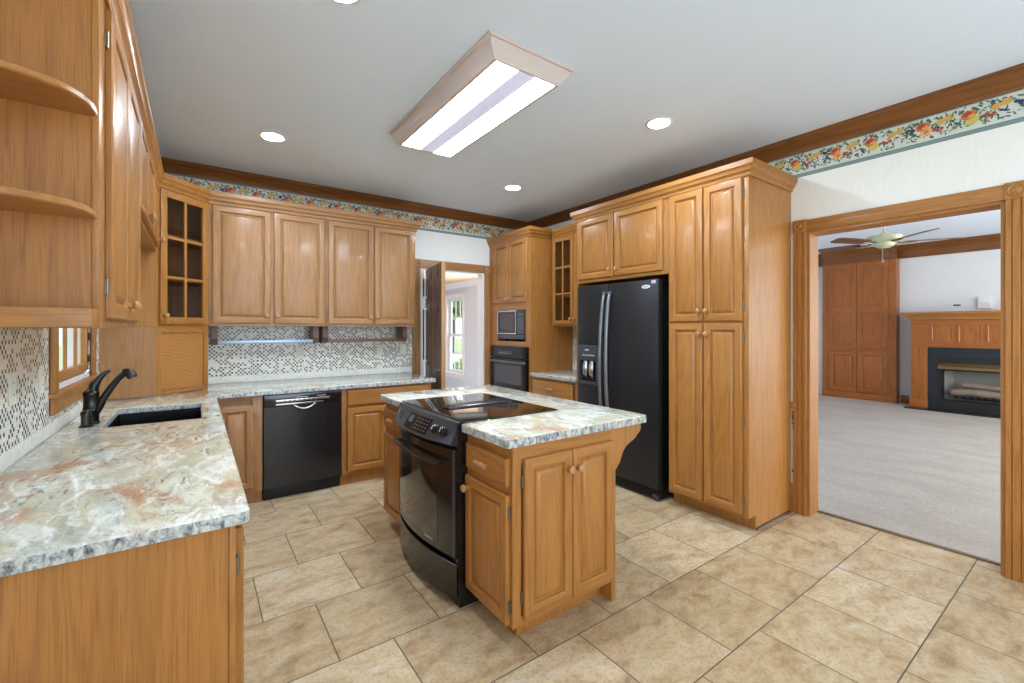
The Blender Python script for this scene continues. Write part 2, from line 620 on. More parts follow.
def crown_run(mb, p0, p1, out, m0, m1, z, prof=CPROF, mi=0, zs=1.0):
    """moulding from p0 to p1 (xy); at each end the profile runs on by m * projection"""
    p0, p1, out = Vector((*p0, 0)), Vector((*p1, 0)), Vector((*out, 0)).normalized()
    d = (p1 - p0).normalized()
    r0 = [p0 - d * (m0 * a) + out * a + Vector((0, 0, z + h * zs)) for a, h in prof]
    r1 = [p1 + d * (m1 * a) + out * a + Vector((0, 0, z + h * zs)) for a, h in prof]
    mb.rings([r0, r1], mi)


def carcass(fr, W_, v0, v1, depth, parent, W, stiles=(), rails=(), e=.0008, kick=0.0, kickin=.07, hollow=False, sw=.04, name='cabinet_body', endstile=(None, None), mat=None):
    mb = MB()
    if hollow:
        t = .018
        mb.fbox(fr, (e, v0, -depth), (e + t, v1, -.02), 0)
        mb.fbox(fr, (W_ - e - t, v0, -depth), (W_ - e, v1, -.02), 0)
        mb.fbox(fr, (e + t, v0, -depth), (W_ - e - t, v1, -depth + .012), 0)
        mb.fbox(fr, (e + t, v0, -depth + .012), (W_ - e - t, v0 + t, -.02), 1)
        mb.fbox(fr, (e + t, v1 - t, -depth + .012), (W_ - e - t, v1, -.02), 1)
    else:
        mb.fbox(fr, (e, v0 + kick, -depth), (W_ - e, v1, -.0202), 0)
        if kick:
            mb.fbox(fr, (e, v0 + .0005, -depth), (W_ - e, v0 + kick, -kickin), 0)
    mb.build(name, [mat or W['z'], W[fr.ax]], parent)
    ff = MB()
    vb = v0 + kick
    l0 = endstile[0] if endstile[0] else sw
    l1 = endstile[1] if endstile[1] else sw
    ff.fbox(fr, (e, vb, -.02), (l0, v1, 0), 0, .001)
    ff.fbox(fr, (W_ - l1, vb, -.02), (W_ - e, v1, 0), 0, .001)
    for (a, b) in stiles:
        ff.fbox(fr, (a, vb + .002, -.0199), (b, v1 - .002, -.0002), 0)
    rr = list(rails) or [(vb, vb + .035), (v1 - .035, v1)]
    for (a, b) in rr:
        ff.fbox(fr, (l0, a, -.0198), (W_ - l1, b, -.0004), 1)
    ff.build('face_frame', [W['z'], W[fr.ax]], parent)


# ------------------------------------------------------------------ room shell
XL, XR, YB, ZC = -.545, 3.67, 4.72, 2.795
YF = -3.0
mb = MB()
mb.box((XL - .12, YF - .1, -.06), (3.826, YB + .12, 0))
struct('floor', mb, TILE)
mb = MB()
mb.box((3.827, -2.1, -.06), (10.85, 4.7, .008))
struct('floor', mb, CARPET)
mb = MB()
mb.box((.8, YB + .121, -.06), (4.52, 9.2, 0))
struct('floor', mb, plain('hall_carpet', (196, 194, 192), .9))
mb = MB()
mb.box((XL - .12, YF - .1, ZC), (XR + .15, YB + .12, ZC + .08))
struct('ceiling', mb, CEILM)
mb = MB()
mb.box((XR + .151, -2.1, 2.93), (10.85, 4.7, 3.0))
struct('ceiling', mb, CEILM)
mb = MB()
mb.box((.8, YB + .121, 2.33), (4.52, 9.2, 2.4))
struct('ceiling', mb, PEACH)
# left wall with the casement opening and one added for the side fill lamp
WY0, WY1, WZ0, WZ1 = 2.93, 3.79, 1.09, 1.95
mb = MB()
mb.box((XL - .12, YF - .1, 0), (XL, -2.5, ZC))
mb.box((XL - .12, -.5, 0), (XL, WY0, ZC))
mb.box((XL - .12, -2.5, 0), (XL, -.5, .95))
mb.box((XL - .12, -2.5, 2.3), (XL, -.5, ZC))
mb.box((XL - .12, WY1, 0), (XL, YB + .12, ZC))
mb.box((XL - .12, WY0, 0), (XL, WY1, WZ0))
mb.box((XL - .12, WY0, WZ1), (XL, WY1, ZC))
struct('wall_left', mb, PAPER)
DX0, DX1, DZ = 2.09, 2.95, 2.08
mb = MB()
mb.box((XL + .0005, YB, 0), (DX0, YB + .12, ZC))
mb.box((DX1, YB, 0), (XR + .15, YB + .12, ZC))
mb.box((DX0, YB, DZ), (DX1, YB + .12, ZC))
struct('wall_back', mb, PAPER)
OY0, OY1, OZ = .396, 1.378, 2.10
mb = MB()
mb.box((XR, YF - .1, 0), (XR + .15, OY0, ZC))
mb.box((XR, OY1, 0), (XR + .15, YB - .0005, ZC))
mb.box((XR, OY0, OZ), (XR + .15, OY1, ZC))
struct('wall_right', mb, PAPER)
mb = MB()
mb.box((XL + .0005, YF - .1, 0), (-.4, YF, ZC))
mb.box((3.4, YF - .1, 0), (XR - .0005, YF, ZC))
mb.box((-.4, YF - .1, 0), (3.4, YF, .4))
mb.box((-.4, YF - .1, 2.5), (3.4, YF, ZC))
struct('wall_front', mb, PAPER)
# family room walls
FX = 10.7
mb = MB()
mb.box((FX, -2.1, 0), (FX + .12, 4.7, 2.93))
struct('wall_fireplace', mb, FAMWALL)
mb = MB()
mb.box((XR + .151, 4.6, 0), (FX - .0005, 4.7, 2.93))
struct('wall_north', mb, FAMWALL)
mb = MB()
mb.box((XR + .151, -2.1, 0), (4.6, -2.0, 2.93))
mb.box((9.8, -2.1, 0), (FX - .0005, -2.0, 2.93))
mb.box((4.6, -2.1, 0), (9.8, -2.0, .4))
mb.box((4.6, -2.1, 2.6), (9.8, -2.0, 2.93))
struct('wall_south', mb, FAMWALL)
# hall beyond the back door
HX = 4.4
HW0, HW1, HZ0, HZ1 = 7.86, 8.52, .47, 2.02
mb = MB()
mb.box((HX, YB + .121, 0), (HX + .12, HW0, 2.33))
mb.box((HX, HW1, 0), (HX + .12, 9.2, 2.33))
mb.box((HX, HW0, 0), (HX + .12, HW1, HZ0))
mb.box((HX, HW0, HZ1), (HX + .12, HW1, 2.33))
struct('wall_hall_right', mb, HALLWALL)
mb = MB()
mb.box((.8, 9.1, 0), (HX - .0005, 9.2, 2.33))
struct('wall_hall_end', mb, HALLWALL)
mb = MB()
mb.box((.8, YB + .121, 0), (.92, 9.0995, 2.33))
struct('wall_hall_left', mb, HALLWALL)

# crown of the kitchen, wallpaper border, chair rail, baseboards
CEILCROWN = [(0, -.100), (.012, -.100), (.016, -.088), (.022, -.084), (.030, -.066), (.052, -.042), (.074, -.028), (.084, -.024), (.090, -.014), (.104, -.010), (.104, -.0006), (0, -.0006)]
mb = MB()
crown_run(mb, (XR - .0005, YF), (XR - .0005, YB - .0005), (-1, 0), 0, -1, ZC, CEILCROWN)
struct('trim_1', mb, CROWN['y'])
mb = MB()
crown_run(mb, (XL, YB - .0005), (XR - .0005, YB - .0005), (0, -1), 0, -1, ZC, CEILCROWN)
struct('trim_2', mb, CROWN['x'])


PK = list(PRINT)


def border(name, fr, L, v0, h, seed):
    """printed fruit border: a paper strip with the fruit printed on it"""
    rng = random.Random(seed)
    mb = MB()
    lay = {'w': .0012}

    def quad(u0, v0_, u1, v1_, key, w):
        mb.add([fr.P(u0, v0_, w), fr.P(u1, v0_, w), fr.P(u1, v1_, w), fr.P(u0, v1_, w)], [(0, 1, 2, 3)], PK.index(key))

    def ell(u, v, a, b, ang, key, n=10):
        lay['w'] += .0000015
        ca, sa = math.cos(ang), math.sin(ang)
        pts = []
        for i in range(n):
            t = 2 * math.pi * i / n
            x, y = a * math.cos(t), b * math.sin(t)
            pu = min(max(u + x * ca - y * sa, .001), L - .001)
            pv = min(max(v + x * sa + y * ca, v0 + .034), v0 + h - .002)
            pts.append(fr.P(pu, pv, lay['w']))
        mb.add(pts, [tuple(range(n))], PK.index(key))

    mb.fbox(fr, (0, v0, .0002), (L, v0 + h, .0008), PK.index('ground'))
    quad(0, v0, L, v0 + .022, 'teal', .001)
    quad(0, v0 + .022, L, v0 + .026, 'tealdark', .001)
    quad(0, v0, L, v0 + .003, 'tealdark', .0011)
    quad(0, v0 + h - .006, L, v0 + h, 'teal', .001)
    P_ = .46
    k = 0
    while k * P_ < L:
        o = k * P_
        m = v0 + .03 + (h - .03) / 2
        for q in range(170):
            a = rng.uniform(0, P_)
            if o + a < L:
                ell(o + a, m + rng.uniform(-.062, .062), rng.uniform(.008, .015), rng.uniform(.003, .0055), rng.uniform(0, 3.14), rng.choice(['leaf', 'leaf', 'leaf2', 'leaf', 'berry']), 6)
        items = [(.07, -.002, 'peach'), (.20, .02, 'lemon'), (.155, -.022, 'apple'), (.275, .015, 'berry'), (.33, .002, 'peach2'), (.43, .02, 'lemon'), (.40, -.03, 'apple')]
        for du, dv, kind in items:
            u, v = o + du, m + dv
            if u > L - .04:
                continue
            if kind in ('peach', 'peach2'):
                for s in (-1, 1):
                    ell(u + s * .045, v - .02, .022, .009, s * .6, 'leaf', 7)
                    ell(u + s * .03, v + .04, .018, .007, -s * .8, 'leaf', 7)
                ell(u + .016, v - .022, .030, .024, .3, 'pear' if kind == 'peach' else 'cut')
                if kind == 'peach2':
                    ell(u + .016, v - .022, .014, .009, .6, 'peach')
                ell(u, v + .014, .034, .026, .2, 'peach')
                ell(u - .006, v + .020, .020, .014, .3, 'apple')
                ell(u + .012, v + .006, .016, .010, .3, 'lemon')
            elif kind == 'lemon':
                for s in (-1, 1):
                    ell(u + s * .03, v + .022, .016, .006, s * .8, 'leaf', 7)
                ell(u - .018, v, .022, .017, .2, 'lemon')
                ell(u + .020, v + .010, .022, .017, .5, 'lemon')
            elif kind == 'apple':
                for s in (-1, 0, 1):
                    ell(u + s * .016, v + (s * s) * .008, .010, .010, 0, 'apple', 8)
            else:
                for s in range(6):
                    ell(u + rng.uniform(-.024, .024), v + rng.uniform(-.018, .018), .009, .009, 0, 'berry', 8)
        k += 1
    return struct(name, mb, [PRINT[q] for q in PK])


border('trim_3', face_mx(XR, 1.99), 2.45, 2.516, .178, 3)
border('trim_4', face_y(XL + .01, YB), XR - XL - .02, 2.516, .178, 8)
# strip of dado paper, chair rail and baseboard between pantry and opening
mb = MB()
fr = face_mx(XR, 1.484)
mb.fbox(fr, (.0005, .78, .0003), (.037, .83, .022), 0, .004)
mb.fbox(fr, (.0005, .0005, .0003), (.037, .215, .016), 0, .004)
struct('trim_5', mb, OAK['y'])
mb = MB()
mb.fbox(fr, (.0005, .2155, .0002), (.037, .7795, .0006), PK.index('ground'))
rng = random.Random(4)
for v in (.70, .72, .74, .67, .75, .64, .29, .27, .25, .31):
    a = rng.uniform(.008, .028)
    pts = [fr.P(min(max(a + .009 * math.cos(i), .002), .036), v + .013 * math.sin(i), .0009 + v * 1e-5) for i in (0, 1.05, 2.1, 3.14, 4.2, 5.25)]
    mb.add(pts, [(0, 1, 2, 3, 4, 5)], PK.index('leaf' if v > .4 and v != .72 else ('cut' if v in (.29, .25) else 'berry')))
struct('trim_6', mb, [PRINT[q] for q in PK])
# baseboard on the opening side nearer the camera
mb = MB()
mb.box((XR - .016, YF, .0005), (XR - .0005, OY0 - .087, .13), 0, .004)
struct('baseboard_right', mb, OAK['y'])

# opening casing with corner blocks and jamb lining
cw = .086


def fluted(mb, fr, u0, v0, u1, v1, horiz=False, mi=0, t=.018):
    """flat casing with two shallow flutes along its length"""
    w = (u1 - u0) if not horiz else (v1 - v0)
    ps = [(0, 0), (0, t - .003), (.003, t), (.26 * w, t), (.30 * w, t - .006), (.34 * w, t), (.66 * w, t), (.70 * w, t - .006), (.74 * w, t), (w - .003, t), (w, t - .003), (w, 0)]
    if horiz:
        r0 = [fr.P(u0, v0 + a, b + .0004) for a, b in ps]
        r1 = [fr.P(u1, v0 + a, b + .0004) for a, b in ps]
    else:
        r0 = [fr.P(u0 + a, v0, b + .0004) for a, b in ps]
        r1 = [fr.P(u0 + a, v1, b + .0004) for a, b in ps]
    mb.rings([r0, r1], mi)


def rosette(mb, fr, u, v, s, mi=0, t=.024):
    mb.fbox(fr, (u - s / 2, v - s / 2, .0004), (u + s / 2, v + s / 2, t), mi, .003)
    c = fr.P(u, v, t)
    mb.lathe(c, fr.w, [(s * .42, -.002), (s * .42, .002), (s * .36, .005), (s * .30, .001), (s * .24, .001), (s * .16, .006), (0, .007)], 20, mi)


fr = face_mx(XR, OY1 + cw)
L = OY1 - OY0 + 2 * cw
mb = MB()
fluted(mb, fr, 0, .001, cw, OZ)
fluted(mb, fr, L - cw, .001, L, OZ)
mb.fbox(fr, (cw, OZ, .0004), (L - cw, OZ + cw, .018), 1, .004)
rosette(mb, fr, cw / 2, OZ + cw / 2 + .002, cw + .006)
rosette(mb, fr, L - cw / 2, OZ + cw / 2 + .002, cw + .006)
# jamb lining
mb.box((XR - .001, OY0 - .0, .001), (XR + .152, OY0 + .018, OZ), 0)
mb.box((XR - .001, OY1 - .018, .001), (XR + .152, OY1, OZ), 0)
mb.box((XR - .001, OY0 + .018, OZ - .018), (XR + .152, OY1 - .018, OZ), 1)
struct('trim_7', mb, [OAK['z'], OAK['y']])
mb = MB()
mb.box((XR + .140, OY0 + .019, .0006), (XR + .166, OY1 - .019, .013), 0, .004)
struct('trim_8', mb, plain('threshold_strip', (120, 104, 84), .5))

# back door casing (head with corner blocks), white jambs
fr = face_y(DX0 - .1, YB)
L = DX1 - DX0 + .2
mb = MB()
fluted(mb, fr, .0, .001, .095, DZ)
fluted(mb, fr, L - .1, .001, L - .005, DZ)
mb.fbox(fr, (.1, DZ, .0004), (L - .1, DZ + .1, .018), 1, .004)
rosette(mb, fr, .05, DZ + .051, .098)
rosette(mb, fr, L - .0525, DZ + .051, .095)
struct('trim_9', mb, [PALE['z'], PALE['x']])
mb = MB()
mb.box((DX0 - .004, YB - .004, .001), (DX0 + .042, YB + .125, DZ - .001), 0)
mb.box((DX1 - .018, YB - .001, .001), (DX1, YB + .125, DZ), 0)
mb.box((DX0 + .042, YB - .001, DZ - .018), (DX1 - .018, YB + .125, DZ), 0)
struct('trim_10', mb, WHITE)
# hall: crown, base
mb = MB()
crown_run(mb, (HX - .0005, YB + .13), (HX - .0005, 9.099), (-1, 0), 0, -1, 2.329, [(0, -.11), (.012, -.11), (.02, -.09), (.05, -.04), (.075, -.02), (.085, 0), (0, 0)])
mb.box((HX - .02, YB + .13, .001), (HX - .0005, 9.09, .14), 0)
struct('trim_11', mb, WHITE)
# family room crown board along the fireplace wall
mb = MB()
crown_run(mb, (FX - .0005, -2.0), (FX - .0005, 4.599), (-1, 0), 0, 0, 2.929, [(0, -.24), (.02, -.24), (.02, -.11), (.03, -.10), (.06, -.05), (.10, -.02), (.12, -.012), (.12, -.001), (0, -.001)])
struct('trim_12', mb, CROWN['y'])
mb = MB()
mb.box((FX - .018, 2.345, .009), (FX - .0005, 2.46, .15), 0, .003)
mb.box((FX - .018, 3.68, .009), (FX - .0005, 4.59, .15), 0, .003)
struct('baseboard_fireplace', mb, CHERRY['y'])

# mosaic backsplash
mb = MB()
mb.box((XL + .0003, 1.0, .8955), (XL + .006, WY0 - .1005, 1.386))
mb.box((XL + .0003, WY1 + .0955, .8955), (XL + .006, 4.094, 1.40))
mb.box((XL + .0003, WY0 - .1005, .8955), (XL + .006, WY1 + .0955, .995))
struct('trim_13', mb, MOSAIC)
mb = MB()
mb.box((.081, YB - .006, .8955), (1.985, YB - .0003, 1.4065))
struct('trim_14', mb, MOSAIC)
mb = MB()
mb.box((XR - .006, 3.142, .8955), (XR - .0003, 3.868, 1.41))
struct('trim_15', mb, MOSAIC)

# ------------------------------------------------------------------ windows
fr = face_px(XL, WY0 - .095)
WL = WY1 - WY0 + .19
mb = MB()
mb.fbox(fr, (0, WZ0 - .025, .0065), (.09, WZ1 + .09, .022), 0, .004)
mb.fbox(fr, (WL - .09, WZ0 - .025, .0065), (WL, WZ1 + .09, .022), 0, .004)
mb.fbox(fr, (.09, WZ1, .0065), (WL - .09, WZ1 + .09, .021), 1, .004)
mb.fbox(fr, (.002, WZ0 - .102, .0065), (WL - .002, WZ0 - .026, .02), 1, .004)
mb.fbox(fr, (-.012, WZ0 - .024, -.04), (WL + .012, WZ0 - .001, .04), 1, .006)
t = .015
mb.box((XL - .12, WY0, WZ0), (XL, WY0 + t, WZ1), 2)
mb.box((XL - .12, WY1 - t, WZ0), (XL, WY1, WZ1), 2)
mb.box((XL - .12, WY0 + t, WZ1 - t), (XL, WY1 - t, WZ1), 2)
w1 = struct('window_1', mb, [OAK['z'], OAK['y'], WHITE])
sash = MB()
xs = XL - .030
y0, y1, z0, z1 = WY0 + t + .002, WY1 - t - .002, WZ0 + .028, WZ1 - t - .002
st_ = .048
sash.box((xs, y0, z0), (xs + .03, y0 + st_, z1), 0, .003)
sash.box((xs, y1 - st_, z0), (xs + .03, y1, z1), 0, .003)
sash.box((xs, y0 + st_, z0), (xs + .03, y1 - st_, z0 + .055), 1, .003)
sash.box((xs, y0 + st_, z1 - .05), (xs + .03, y1 - st_, z1), 1, .003)
for q in (1, 2):
    ym = y0 + st_ + (y1 - y0 - 2 * st_) * q / 3
    sash.box((xs + .010, ym - .008, z0 + .055), (xs + .024, ym + .008, z1 - .05), 0)
for r in (1, 2):
    zm = z0 + .055 + (z1 - .05 - z0 - .055) * r / 3
    sash.box((xs + .011, y0 + st_, zm - .008), (xs + .023, y1 - st_, zm + .008), 1)
sh = sash.build('sash', [OAK['z'], OAK['y']], w1)
g = MB()
g.box((xs + .013, y0 + .02, z0 + .02), (xs + .017, y1 - .02, z1 - .02))
g.build('glass_pane', PANE, sh)
g = MB()
g.box((XL - .06, WY0 + t + .001, WZ0 + .0005), (XL - .002, WY1 - t - .001, WZ0 + .026))
g.build('sill_liner', WHITE, w1)
hw = MB()
hw.box((XL + .0005, WY1 - t - .040, 1.31), (XL + .012, WY1 - t - .004, 1.36), 0, .003)
hw.box((XL + .0005, WY1 - t - .040, 1.18), (XL + .012, WY1 - t - .004, 1.22), 0, .003)
hw.build('hinge', BLACKMATTE, w1)
hw = MB()
hw.box((XL - .004, 3.58, WZ0 + .004), (XL + .018, 3.66, WZ0 + .022), 0, .004)
hw.tube([(XL + .006, 3.60, WZ0 + .022), (XL + .016, 3.61, WZ0 + .04), (XL + .020, 3.65, WZ0 + .045)], .006, 8)
hw.build('crank_handle', WHITE, w1)

# hall window: double hung with white muntins
mb = MB()
c = .09
for ya, yb in ((HW0 - c, HW0), (HW1, HW1 + c)):
    mb.box((HX - .02, ya, HZ0 - .12), (HX - .0005, yb, HZ1 + c), 0, .004)
mb.box((HX - .02, HW0, HZ1), (HX - .0005, HW1, HZ1 + c), 0, .004)
mb.box((HX - .02, HW0, HZ0 - .12), (HX - .0005, HW1, HZ0 - .03), 0, .004)
mb.box((HX - .06, HW0 - c - .02, HZ0 - .03), (HX + .02, HW1 + c + .02, HZ0 - .001), 0, .006)
w2 = struct('window_2', mb, WHITE)
sash = MB()
zm = (HZ0 + HZ1) / 2
for k, (za, zb) in enumerate(((HZ0, zm + .02), (zm - .02, HZ1))):
    xa = HX + .03 + .03 * k
    s = .05
    sash.box((xa, HW0, za), (xa + .028, HW0 + s, zb), 0)
    sash.box((xa, HW1 - s, za), (xa + .028, HW1, zb), 0)
    sash.box((xa, HW0 + s, za), (xa + .028, HW1 - s, za + s), 0)
    sash.box((xa, HW0 + s, zb - s), (xa + .028, HW1 - s, zb), 0)
    for q in (1, 2):
        ym = HW0 + s + (HW1 - HW0 - 2 * s) * q / 3
        sash.box((xa + .008, ym - .009, za + s), (xa + .02, ym + .009, zb - s), 0)
    zz = (za + zb) / 2
    sash.box((xa + .009, HW0 + s, zz - .009), (xa + .019, HW1 - s, zz + .009), 0)
sh = sash.build('sash', WHITE, w2)
g = MB()
g.box((HX + .042, HW0 + .01, HZ0 + .01), (HX + .045, HW1 - .01, HZ1 - .01))
g.build('glass_pane', PANE, sh)


def mullions(name, x0, x1, y, z0, z1, n, mat):
    mb = MB()
    for i in range(n + 1):
        x = x0 + (x1 - x0) * i / n
        mb.box((x - .03 + (.03 if i == 0 else 0) - (.03 if i == n else 0), y, z0), (x + .03 + (.03 if i == 0 else 0) - (.03 if i == n else 0), y + .05, z1), 0)
    mb.box((x0, y + .001, z0), (x1, y + .049, z0 + .06), 0)
    mb.box((x0, y + .001, z1 - .06), (x1, y + .049, z1), 0)
    return struct(name, mb, mat)


mullions('added_window_3', -.4, 3.4, YF - .08, .4, 2.5, 3, WHITE)  # unseen window, made up to go with the kitchen fill lamp
mb = MB()
for i in range(4):
    y = -2.47 + 1.94 * i / 3
    mb.box((XL - .08, y - .03, .95), (XL - .03, y + .03, 2.3), 0)
mb.box((XL - .079, -2.44, .95), (XL - .031, -.56, 1.01), 0)
mb.box((XL - .079, -2.44, 2.24), (XL - .031, -.56, 2.3), 0)
struct('added_window_5', mb, WHITE)  # unseen window, made up around the side fill lamp
mullions('added_window_4', 4.6, 9.8, -2.08, .4, 2.6, 3, WHITE)  # unseen window, made up to go with the family room fill lamp

# ------------------------------------------------------------------ wall cabinets on the left
U0, U1 = 1.40, 2.44          # wall cabinet bottom and top
XF = -.235                   # face plane
T225, T45 = -math.tan(math.radians(22.5)), 1.0

# open quarter-round shelf unit
SY = 1.80
t = thing('open_shelf_unit', 'oak open end shelves with curved fronts at the top left', 'shelf', ((XL + XF) / 2, SY - .1, 1.387))
mb = MB()
mb.box((XL + .001, SY - .013, 1.4425), (XF - .0175, SY - .001, 2.44), 0)
mb.build('side_panel', OAK['z'], t)
mb = MB()
mb.box((XF - .017, SY - .016, 1.4425), (XF, SY - .001, 2.44), 0, .003)
mb.build('corner_post', OAK['z'], t)
mb = MB()
mb.box((XL + .001, 1.664, 1.388), (XF, SY - .001, 1.442), 0, .003)
mb.build('bottom_board', OAK['x'], t)


def qshelf(z, th):
    mb = MB()
    a, b, ex = XF - XL - .004, .225, 2 / 2.8
    n = 22
    outl = [(XL + .001, SY - .0135)] + [(XL + .001 + a * math.sin(math.pi / 2 * i / n) ** ex, SY - .0135 - b * max(math.cos(math.pi / 2 * i / n), 0) ** ex) for i in range(n + 1)]
    rs = []
    for dz, ins in ((0, .004), (.004, 0), (th - .004, 0), (th, .004)):
        rs.append([Vector((XL + .001 + (x - XL - .001) * (1 - ins / a), SY - .0135 + (y - SY + .0135) * (1 - ins / b), z + dz)) for x, y in outl])
    mb.rings(rs)
    return mb


qshelf(2.014, .021).build('shelf', OAK['x'], t)
qshelf(1.709, .021).build('shelf', OAK['x'], t)
mb = MB()
mb.box((XL + .001, 1.664, 2.44), (XF, SY - .001, 2.519), 0, .003)
crown_run(mb, (XF, 1.664), (XF, SY - .001), (1, 0), 0, 0, 2.44, mi=1)
mb.build('crown', [OAK['x'], OAK['y']], t)

# two door cabinet
fr = face_px(XF, SY, 0)
t = thing('wall_cabinet', 'oak two-door wall cabinet on the left wall beside the open shelves', 'cabinet', ((XL + XF) / 2, 2.27, 1.387))
carcass(fr, .95, 1.387, U1, -XL + XF - .001, t, OAK, stiles=((.50, .53),), endstile=(.085, .02))
panel_door(fr, .09, 1.418, .508, 2.40, t, OAK, (.478, 1.475), -1)
panel_door(fr, .514, 1.418, .935, 2.40, t, OAK, (.546, 1.475), 1)
mb = MB()
crown_run(mb, (XF, SY), (XF, 2.7495), (1, 0), 0, 0, U1)
mb.box((XL + .001, SY, U1 + .0005), (XF, 2.7495, U1 + .0795), 0)
mb.build('crown', OAK['y'], t)

# short cabinet over the window
fr = face_px(XF, 2.75, 0)
t = thing('wall_cabinet', 'short oak cabinet with three small doors above the sink window', 'cabinet', ((XL + XF) / 2, 3.4, 1.94))
carcass(fr, 1.344, 1.945, U1, -XL + XF - .001, t, OAK, endstile=(.02, .03))
for q in range(3):
    a = .02 + q * .433
    panel_door(fr, a, 1.972, a + .425, 2.40, t, OAK, (a + (.03 if q == 1 else .395), 2.02), None, .045)
mb = MB()
crown_run(mb, (XF, 2.75), (XF, 4.0945), (1, 0), 0, T225, U1)
mb.box((XL + .001, 2.75, U1 + .0005), (XF, 4.0945, U1 + .0795), 0)
mb.build('crown', OAK['y'], t)

# corner cabinet with glass door over an appliance garage
B = Vector((XF, 4.095, 0))
Cc = Vector((.08, 4.42, 0))
dl = (Cc - B).length
ud = (Cc - B).normalized()
fd = Fr(B, ud, (0, 0, 1), (ud.y, -ud.x, 0))
PENT = [(XL + .001, 4.0955), (XF, 4.0955), (.0795, 4.42), (.0795, YB - .007), (XL + .001, YB - .007)]


def pent_slab(mb, z0, z1, mi=0, ins=0.0):
    c = Vector((-.25, 4.45))
    pts = [Vector((*(Vector(p) + (c - Vector(p)).normalized() * ins), z0)) for p in PENT]
    mb.prism(pts, (0, 0, z1 - z0), mi)


t = thing('corner_cabinet', 'oak corner wall cabinet with six-pane glass door', 'cabinet', (-.2, 4.45, U0))
mb = MB()
mb.box((XL + .001, 4.0955, U0), (XF, 4.113, U1), 0)
mb.box((.062, 4.42, U0), (.0795, YB - .007, U1), 0)
mb.box((XL + .001, 4.113, U0), (XL + .012, YB - .007, U1), 0)
mb.box((XL + .012, YB - .018, U0), (.062, YB - .007, U1), 0)
pent_slab(mb, U0 + .001, U0 + .019, 1, .02)
pent_slab(mb, U1 - .02, U1 - .002, 1, .02)
mb.build('cabinet_body', [OAK['z'], OAK['x']], t)
for z in (1.75, 2.08):
    mb = MB()
    pent_slab(mb, z, z + .016, 0, .035)
    mb.build('shelf', OAK['x'], t)
ff = MB()
ff.fbox(fd, (0, U0, -.02), (.04, U1, 0), 0, .001)
ff.fbox(fd, (dl - .04, U0, -.02), (dl, U1, 0), 0, .001)
ff.fbox(fd, (.04, U0, -.0195), (dl - .04, U0 + .04, -.0005), 1)
ff.fbox(fd, (.04, U1 - .04, -.0195), (dl - .04, U1, -.0005), 1)
ff.build('face_frame', [OAK['z'], OAK['x']], t)
glass_door(fd, .018, U0 + .02, dl - .018, 2.41, t, OAK, 2, 3, (.045, U0 + .085), 1, .052)
mb = MB()
crown_run(mb, (XF, 4.095), (.08, 4.42), (fd.w.x, fd.w.y), T225, T225, U1)
pent_slab(mb, U1 + .0005, U1 + .0795)
mb.build('crown', OAK['x'], t)

t = thing('appliance_garage', 'oak corner appliance garage with closed slatted roll door on granite counter', 'cabinet', (-.2, 4.45, .8955))
mb = MB()
mb.box((XL + .0065, 4.0955, .8965), (XF, 4.113, U0 - .001), 0)
mb.box((.062, 4.42, .8965), (.0795, YB - .007, U0 - .001), 0)
pent_slab(mb, 1.36, 1.384, 1, .03)
mb.build('cabinet_body', [PALE['z'], OAK['x']], t)
ff = MB()
ff.fbox(fd, (0, .8965, -.02), (.04, U0 - .001, 0), 0, .001)
ff.fbox(fd, (dl - .04, .8965, -.02), (dl, U0 - .001, 0), 0, .001)
ff.fbox(fd, (.04, U0 - .045, -.0195), (dl - .04, U0 - .001, -.0005), 1)
ff.fbox(fd, (.04, .8965, -.0195), (dl - .04, .925, -.0005), 1)
ff.build('face_frame', [OAK['z'], OAK['x']], t)
mb = MB()
n = 40
for i in range(n):
    za = .926 + (U0 - .046 - .926) * i / n
    zb = .926 + (U0 - .046 - .926) * (i + 1) / n
    mb.prism([fd.P(.041, za, -.016), fd.P(.041, za + .001, -.012), fd.P(.041, (za + zb) / 2, -.009), fd.P(.041, zb - .001, -.012), fd.P(.041, zb, -.016)], fd.u * (dl - .082))
mb.build('roll_door', TAMB, t)

# ------------------------------------------------------------------ wall cabinets on the back wall
for k, (x0, x1, d1, d2, lab) in enumerate((
        (.0805, 1.0, (.107, .535), (.562, .985), 'oak two-door wall cabinet next to the glass corner cabinet'),
        (1.0, 1.9, (1.016, 1.447), (1.46, 1.875), 'oak two-door wall cabinet nearest the open back door'))):
    fr = face_y(x0, 4.42)
    t = thing('wall_cabinet', lab, 'cabinet', ((x0 + x1) / 2, 4.57, 1.407))
    carcass(fr, x1 - x0, 1.407, U1, .299, t, PALE, stiles=((d1[1] - x0 - .01, d2[0] - x0 + .01),))
    panel_door(fr, d1[0] - x0, 1.428, d1[1] - x0, 2.412, t, PALE, (d1[1] - x0 - .028, 1.495), -1)
    panel_door(fr, d2[0] - x0, 1.428, d2[1] - x0, 2.412, t, PALE, (d2[0] - x0 + .028, 1.495), 1)
    mb = MB()
    if k == 0:
        crown_run(mb, (x0, 4.42), (x1 - .0005, 4.42), (0, -1), T225, 0, U1)
    else:
        crown_run(mb, (x0, 4.42), (x1, 4.42), (0, -1), 0, T45, U1)
        crown_run(mb, (x1, 4.42), (x1, YB - .007), (1, 0), T45, 0, U1)
    mb.box((x0 + .0005, 4.42, U1 + .0005), (x1 - .0005, YB - .007, U1 + .0795), 0)
    mb.build('crown', PALE['x'], t)

